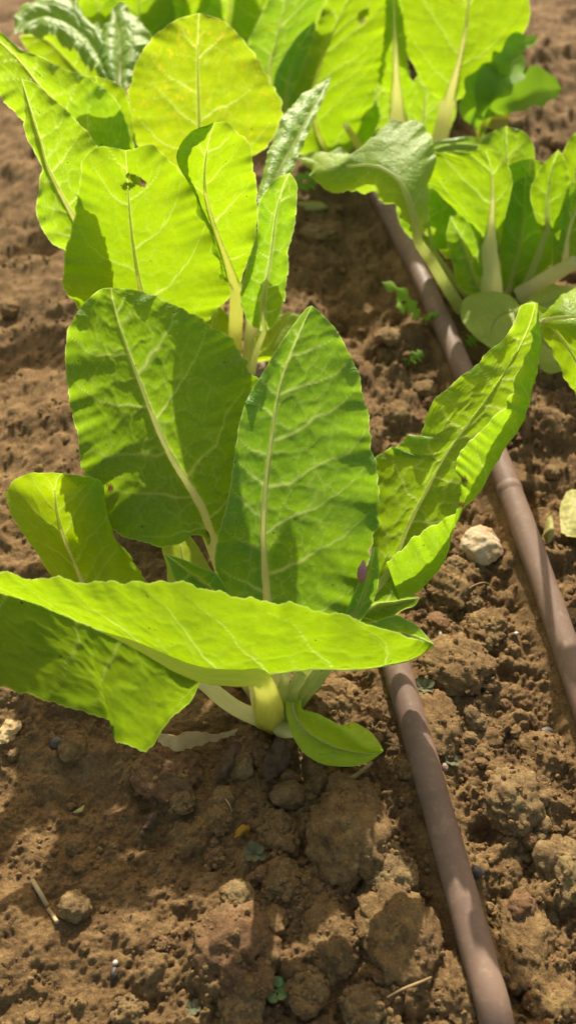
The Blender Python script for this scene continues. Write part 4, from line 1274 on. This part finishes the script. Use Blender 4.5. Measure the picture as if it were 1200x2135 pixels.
# ------------------------------------------------------------------ scraps, weeds and litter
def patch(name, label, cat, lines, mat, parent=None, origin=(0, 0, 0), thick=0.0004, res=(36, 24), crinkle=0.001, seed=1, group=None, cup=0.0):
    """A thin curled leaf or scrap between edge lines of (x, y, height above the soil)."""
    def p3(c):
        q = on_ground(c[0], c[1])
        return at_z(c[0], c[1], q[2] + c[2]) if len(c) == 3 else q
    L = np.stack([resample(np.array([p3(c) for c in ln]), res[0]) for ln in lines])
    u = np.linspace(0, len(L) - 1, res[1])
    G = np.moveaxis(crom(L, u), 0, 1)
    N = np.cross(np.gradient(G, axis=1), np.gradient(G, axis=0))
    N /= np.maximum(np.linalg.norm(N, axis=2, keepdims=True), 1e-9)
    if N[..., 2].mean() < 0:
        N = -N
    uu = np.linspace(-1, 1, res[1])[None, :]
    G = G + N * (crinkle * fbm2(G[..., 0] * 180, G[..., 1] * 180, 3, seed) + cup * uu ** 2)[..., None]
    n, k = res
    top, bot = G.reshape(-1, 3), (G - N * thick).reshape(-1, 3)
    f = grid_faces(n, k)
    fb = f[:, ::-1] + n * k
    rim = list(range(k)) + [i * k + k - 1 for i in range(1, n)] + [(n - 1) * k + j for j in range(k - 2, -1, -1)] + [i * k for i in range(n - 2, 0, -1)]
    fr = [(rim[i], rim[(i + 1) % len(rim)], rim[(i + 1) % len(rim)] + n * k, rim[i] + n * k) for i in range(len(rim))]
    V = np.concatenate([top, bot]) - np.asarray(origin)
    o = mesh_obj(name, V, [tuple(x) for x in f] + [tuple(x) for x in fb] + fr, M[mat], parent)
    if label:
        tag(o, label, cat, group)
    return o


t = patch("dry_leaf", "pale dry curled leaf on the soil below the drooping leaf", "dry leaf",
          [[(332, 1540, .012), (360, 1560, .006), (410, 1553, .006), (440, 1541, .006), (495, 1530, .004)],
           [(332, 1535, .013), (362, 1543, .012), (405, 1537, .012), (440, 1534, .008), (495, 1527, .005)],
           [(334, 1530, .012), (368, 1528, .016), (410, 1522, .014), (440, 1526, .009), (495, 1524, .004)]], 'dry_leaf', crinkle=0.0022, seed=3, cup=0.002)
patch("dead_leaf", "brown dead leaf scrap standing under the small curled leaf", "dead leaf",
      [[(552, 1632, .004), (548, 1590, .010), (575, 1535, .018)], [(570, 1622, .008), (580, 1580, .014), (585, 1540, .020)], [(592, 1618, .004), (604, 1580, .010), (598, 1545, .016)]], 'dead_leaf', crinkle=0.002, seed=4)
patch("dead_leaf", "grey brown dead leaf scrap leaning on the reddish clod", "dead leaf",
      [[(446, 1620, .003), (460, 1580, .010), (490, 1545, .018)], [(462, 1625, .006), (478, 1590, .014), (500, 1548, .020)], [(480, 1618, .003), (492, 1585, .010), (506, 1555, .016)]], 'dead_leaf', crinkle=0.002, seed=5)
patch("dead_leaf", "tan dead leaf scrap at the left edge below the drooping leaf", "dead leaf",
      [[(-5, 1552, .003), (0, 1520, .006), (14, 1498, .006)], [(14, 1548, .006), (20, 1520, .009), (28, 1500, .008)], [(38, 1528, .003), (46, 1512, .005), (42, 1502, .004)]], 'dry_leaf', crinkle=0.0014, seed=6)
patch("dead_leaf", "shredded grey dead leaf among small clods left of the shade", "dead leaf",
      [[(286, 1735, .002), (300, 1712, .006), (322, 1690, .008)], [(300, 1738, .004), (314, 1712, .009), (330, 1690, .010)], [(316, 1732, .002), (330, 1708, .006), (342, 1692, .007)]], 'dead_leaf', crinkle=0.002, seed=7)
patch("fallen_leaf", "pale yellow fallen leaf lying right of the right pipe", "leaf",
      [[(1168, 1110, .008), (1166, 1060, .010), (1180, 1022, .010)], [(1186, 1118, .010), (1190, 1065, .013), (1196, 1020, .011)], [(1215, 1122, .006), (1225, 1070, .008), (1215, 1024, .008)]], 'yellow_leaf', crinkle=0.001, seed=8)
patch("fallen_leaf", "narrow yellow leaf sliver standing beside the pale yellow leaf", "leaf",
      [[(1135, 1134, .003), (1132, 1105, .012), (1143, 1072, .020)], [(1142, 1134, .003), (1143, 1105, .013), (1147, 1072, .020)], [(1150, 1128, .003), (1153, 1105, .012), (1150, 1074, .020)]], 'yellow_leaf', crinkle=0.0006, seed=9, res=(24, 12))
patch("leaf_scrap", "small golden leaf scrap in the shade among clods", "leaf scrap",
      [[(488, 1748, .003), (492, 1732, .005), (505, 1718, .006)], [(500, 1742, .006), (506, 1732, .008), (512, 1720, .007)], [(516, 1738, .003), (521, 1728, .005), (518, 1720, .005)]], 'gold_leaf', crinkle=0.0006, seed=10, res=(16, 12))
patch("leaf_scrap", "tiny yellow green leaf scrap on the lit soil at left", "leaf scrap",
      [[(152, 1693, .002), (164, 1686, .003), (176, 1678, .003)], [(156, 1694, .003), (166, 1690, .004), (176, 1681, .003)], [(160, 1695, .002), (170, 1692, .003), (176, 1684, .002)]], 'yellow_leaf', crinkle=0.0004, seed=11, res=(12, 10))


def stick(name, label, cat, pts, r, mat, k=10):
    P = np.array([at_z(x, y, on_ground(x, y)[2] + z) for x, y, z in pts])
    o = tube(name, P, r, M[mat], None, np.zeros(3), k=k, n=30, cap=True)
    tag(o, label, cat)
    return o


stick("straw", "short broken pale straw on the lit soil at lower left", "straw", [(68, 1836, .003), (84, 1862, .0035), (99, 1888, .003)], [0.0016, 0.0015, 0.0013], 'straw')
stick("straw", "end piece of straw lying below the broken pale straw", "straw", [(100, 1896, .002), (110, 1908, .002), (119, 1922, .002)], [0.0013, 0.0014, 0.0012], 'straw')
stick("twig", "thin tan twig lying across clods at the bottom left of the pipe", "twig", [(806, 2080, .006), (840, 2062, .010), (870, 2050, .010), (898, 2038, .008)], [0.0004, 0.0008, 0.0009, 0.0007], 'twig')
stick("twig", "short twig lying below the small curled leaf", "twig", [(700, 1640, .004), (735, 1622, .007), (775, 1590, .008)], [0.001, 0.0016, 0.0012], 'twig')
stick("rootlet", "thin curved rootlet on the clods below the white stone", "rootlet", [(960, 1240, .006), (985, 1222, .012), (1010, 1215, .012), (1032, 1228, .006)], [0.0004, 0.0006, 0.0006, 0.0004], 'twig')
stick("rootlet", "thin hooked rootlet beside the shredded grey leaf", "rootlet", [(470, 1665, .004), (478, 1678, .008), (483, 1692, .004)], [0.0003, 0.0004, 0.0003], 'straw')
stick("twig", "thin twig stuck beside the shaded pipe edge", "twig", [(800, 1548, .004), (818, 1553, .008), (838, 1556, .006)], [0.0005, 0.0008, 0.0006], 'twig')


def bead(name, label, cat, px, py, rx, ry, mat, up=0.4, seed=1, ang=0):
    c = on_ground(px, py)
    dep = c[1] * CP - (c[2] - H) * SP
    V, Fc = lump(seed, 3, 0.14)
    V = V * np.array([rx, ry, (rx + ry) * 0.45]) * dep / F
    a = rad(ang)
    V = np.stack([V[:, 0] * math.cos(a) - V[:, 1] * math.sin(a), V[:, 0] * math.sin(a) + V[:, 1] * math.cos(a), V[:, 2]], 1)
    o = mesh_obj(name, V, Fc, M[mat])
    o.location = (c[0], c[1], c[2] + (rx + ry) * 0.5 * dep / F * up)
    tag(o, label, cat)
    return o


bead("grit", "white bead of grit on the lit soil at lower left", "grit", 241, 2008, 6, 6, 'white', seed=41)
bead("grit", "dark bead of grit under the white bead at lower left", "grit", 239, 2030, 8, 12, 'dark_grit', seed=42)
bead("grit", "white sliver of grit below the tip of the drooping leaf", "grit", 151, 1582, 3, 7, 'white', seed=43)
bead("grit", "bright speck of grit on the dark lumpy clod", "grit", 294, 1637, 3, 3, 'white', seed=44)
bead("grit", "white chip on the soil right of the front leaf tip", "grit", 916, 1324, 5, 11, 'white', seed=45)
bead("grit", "black scrap on the soil left of the dark lumpy clod", "grit", 121, 1550, 18, 16, 'dark_grit', seed=46, up=0.0)
bead("grit", "dark blackish lump in the sunlit soil near the right edge", "grit", 1135, 1532, 22, 18, 'dark_grit', seed=47, up=0.0)
bead("grit", "small dark pebble beside the shaded pipe", "grit", 992, 1820, 16, 14, 'dark_grit', seed=48)
bead("grit", "small orange pebble at the bottom beside the reddish clod", "grit", 571, 1998, 9, 8, 'yellow_leaf', seed=49)
bead("grit", "pinkish pebble left of the right pipe", "grit", 925, 1601, 9, 10, 'pink_stone', seed=50)
bead("grit", "pair of white grains right of the crumbly clod", "grit", 1075, 1322, 6, 4, 'white', seed=51)

# pink bud at the foot of the folded leaf
P = np.array([at_z(752, 1212, .088), at_z(754, 1196, .094), at_z(756, 1180, .098), at_z(757, 1168, .100)])
tube("bud", P, [0.0016, 0.0034, 0.0030, 0.0004], M['pink'], pA, np.array(pA.location), k=14, n=24, cap=True)


def rosette(name, label, px, py, leaves, mat, cat, z=0.002, stem_r=0.0006, group=None):
    c = on_ground(px, py)
    t = thing(name, label, cat, c, group)
    for (dx, dy, L, W, dz) in leaves:
        d = np.array([dx, dy, 0.0])
        d /= np.linalg.norm(d)
        s_ = np.array([-d[1], d[0], 0])
        n, k = 18, 11
        tt = np.linspace(0, 1, n)
        ww = W * np.sqrt(np.clip(np.sin(np.pi * np.clip((tt - 0.28) / 0.72, 0, 1) ** 0.85), 0, 1)) + 0.0004
        uu = np.linspace(-1, 1, k)
        cen = d[None] * (L * tt)[:, None] + np.array([0, 0, 1.0])[None] * (z + dz * tt ** 0.7)[:, None]
        G = cen[:, None] + s_ * (ww[:, None] * uu[None])[..., None] + np.array([0, 0, 1.0]) * (0.25 * ww[:, None] * uu[None] ** 2)[..., None]
        mesh_obj("leaf", G.reshape(-1, 3), grid_faces(n, k), M[mat], t)
    return t


def spread(n, L, W, dz, a0=0, seed=0, tilt=1.0):
    r = np.random.RandomState(seed)
    return [(math.cos(a0 + i * 6.283 / n + r.uniform(-.25, .25)), math.sin(a0 + i * 6.283 / n + r.uniform(-.25, .25)) * tilt, L * r.uniform(.8, 1.2), W * r.uniform(.85, 1.15), dz * r.uniform(.6, 1.3)) for i in range(n)]


rosette("seedling", "tiny green seedling with round leaves among clods at the bottom", 577, 2068, spread(5, .0075, .0032, .004, 0.4, 1), 'seedling', "seedling")
rosette("seedling", "tiny grey seedling at the bottom of the lit soil", 401, 2105, spread(6, .005, .0013, .003, 0.1, 2), 'grey_weed', "seedling")
rosette("seedling", "grey green seedling in the shade below the golden scrap", 530, 1784, spread(7, .007, .0022, .004, 0.3, 3), 'grey_weed', "seedling")
rosette("seedling", "pale little seedling tucked against the sunlit pipe", 882, 1440, spread(7, .006, .0024, .006, 0.3, 4), 'grey_weed', "seedling")
rosette("seedling", "pale little seedling tucked against the shaded pipe edge", 938, 1590, spread(6, .005, .002, .004, 0.6, 5), 'grey_weed', "seedling")


def lobed_weed(label, base, leaves, mat='weed'):
    c = on_ground(*base)
    t = thing("weed", label, "weed", c)
    for i, (pts, w) in enumerate(leaves):
        P = np.array([at_z(x, y, z) for x, y, z in pts])
        n, k = 46, 11
        C = resample(P, n)
        T = np.gradient(C, axis=0)
        T /= np.linalg.norm(T, axis=1, keepdims=True)
        view = CAM - C
        S = np.cross(T, np.array([0.1, -0.35, 1.0]))
        S /= np.linalg.norm(S, axis=1, keepdims=True)
        tt = np.linspace(0, 1, n)
        env = w * np.clip(np.interp(tt, [0, .35, .45, .75, 1], [0.05, 0.10, 0.7, 1.0, 0.3]), 0, 1)
        lob = env * (0.62 + 0.38 * np.cos(tt * 6.283 * 4.5))
        uu = np.linspace(-1, 1, k)
        G = C[:, None] + S[:, None] * (lob[:, None] * uu[None])[..., None] + np.array([0, 0, 1.0]) * (-0.2 * lob[:, None] * uu[None] ** 2)[..., None]
        mesh_obj("leaf", G.reshape(-1, 3) - np.array(c), grid_faces(n, k), M[mat], t)
    return t


lobed_weed("small lobed green weed left of the right pipe in the shade", (885, 690), [
    ([(885, 690, .002), (868, 655, .02), (850, 640, .028), (825, 640, .032)], .011),
    ([(885, 690, .002), (862, 640, .028), (830, 605, .042), (795, 588, .048)], .010),
    ([(885, 690, .002), (890, 660, .015), (900, 655, .02), (915, 655, .022)], .007)])
lobed_weed("low green weed on the shaded soil below the lobed weed", (845, 765), [
    ([(845, 765, .002), (855, 752, .008), (866, 742, .012), (880, 732, .014)], .008),
    ([(845, 765, .002), (845, 750, .008), (850, 740, .010), (858, 735, .011)], .005)])
lobed_weed("dark green weed under the pale rounded leaf", (965, 730), [
    ([(965, 730, .002), (972, 718, .008), (982, 708, .012), (995, 700, .014)], .009)])
lobed_weed("small green weed under the sideways glossy leaf", (640, 400), [
    ([(640, 400, .002), (640, 385, .02), (650, 370, .03), (672, 372, .032)], .014),
    ([(640, 400, .002), (632, 385, .02), (628, 375, .03), (625, 360, .03)], .012)])
# broad leaved weed behind, at the top right
wd = thing("weed", "broad leaved weed with lobed dull leaves beside the bare soil at top right", "weed", on_ground(1000, 300))
wc = np.array(wd.location)
for (pts, ww, mt) in [
    ([(1000, 300, .004), (1010, 230, .07), (1030, 180, .10), (1060, 140, .11), (1090, 120, .105)], .026, 'weed'),
    ([(1000, 300, .004), (1030, 230, .06), (1080, 200, .075), (1120, 185, .08), (1168, 190, .072)], .026, 'weed'),
    ([(1000, 300, .004), (1000, 250, .05), (1010, 220, .06), (1040, 210, .06), (1075, 225, .05)], .028, 'weed'),
    ([(1000, 300, .004), (985, 240, .06), (1000, 200, .09), (1010, 170, .10), (1030, 130, .12)], .024, 'weed'),
    ([(1000, 300, .004), (995, 275, .02), (1005, 255, .03), (1030, 245, .035), (1060, 250, .03)], .03, 'leaf_old_weed'),
    ([(1000, 300, .004), (1040, 150, .11), (1070, 100, .13), (1095, 85, .135), (1120, 78, .13)], .012, 'weed')]:
    P = np.array([at_z(*q) for q in pts])
    n, k = 50, 13
    C = resample(P, n)
    T = np.gradient(C, axis=0)
    T /= np.linalg.norm(T, axis=1, keepdims=True)
    S = np.cross(T, np.array([0.15, -0.7, 0.8]))
    S /= np.linalg.norm(S, axis=1, keepdims=True)
    tt = np.linspace(0, 1, n)
    env = ww * np.interp(tt, [0, .38, .48, .75, .93, 1], [0.05, 0.08, 0.7, 1.0, 0.6, 0.05]) * (0.85 + 0.15 * np.cos(tt * 6.283 * 5))
    uu = np.linspace(-1, 1, k)
    G = C[:, None] + S[:, None] * (env[:, None] * uu[None])[..., None]
    G[..., 2] += 0.3 * env[:, None] * (np.abs(uu[None]) - 0.5) + 0.004 * noise2(G[..., 0] * 40, G[..., 1] * 40, 71)
    mesh_obj("leaf", G.reshape(-1, 3) - wc, grid_faces(n, k), M[mt if mt in M else 'weed_old'], wd)
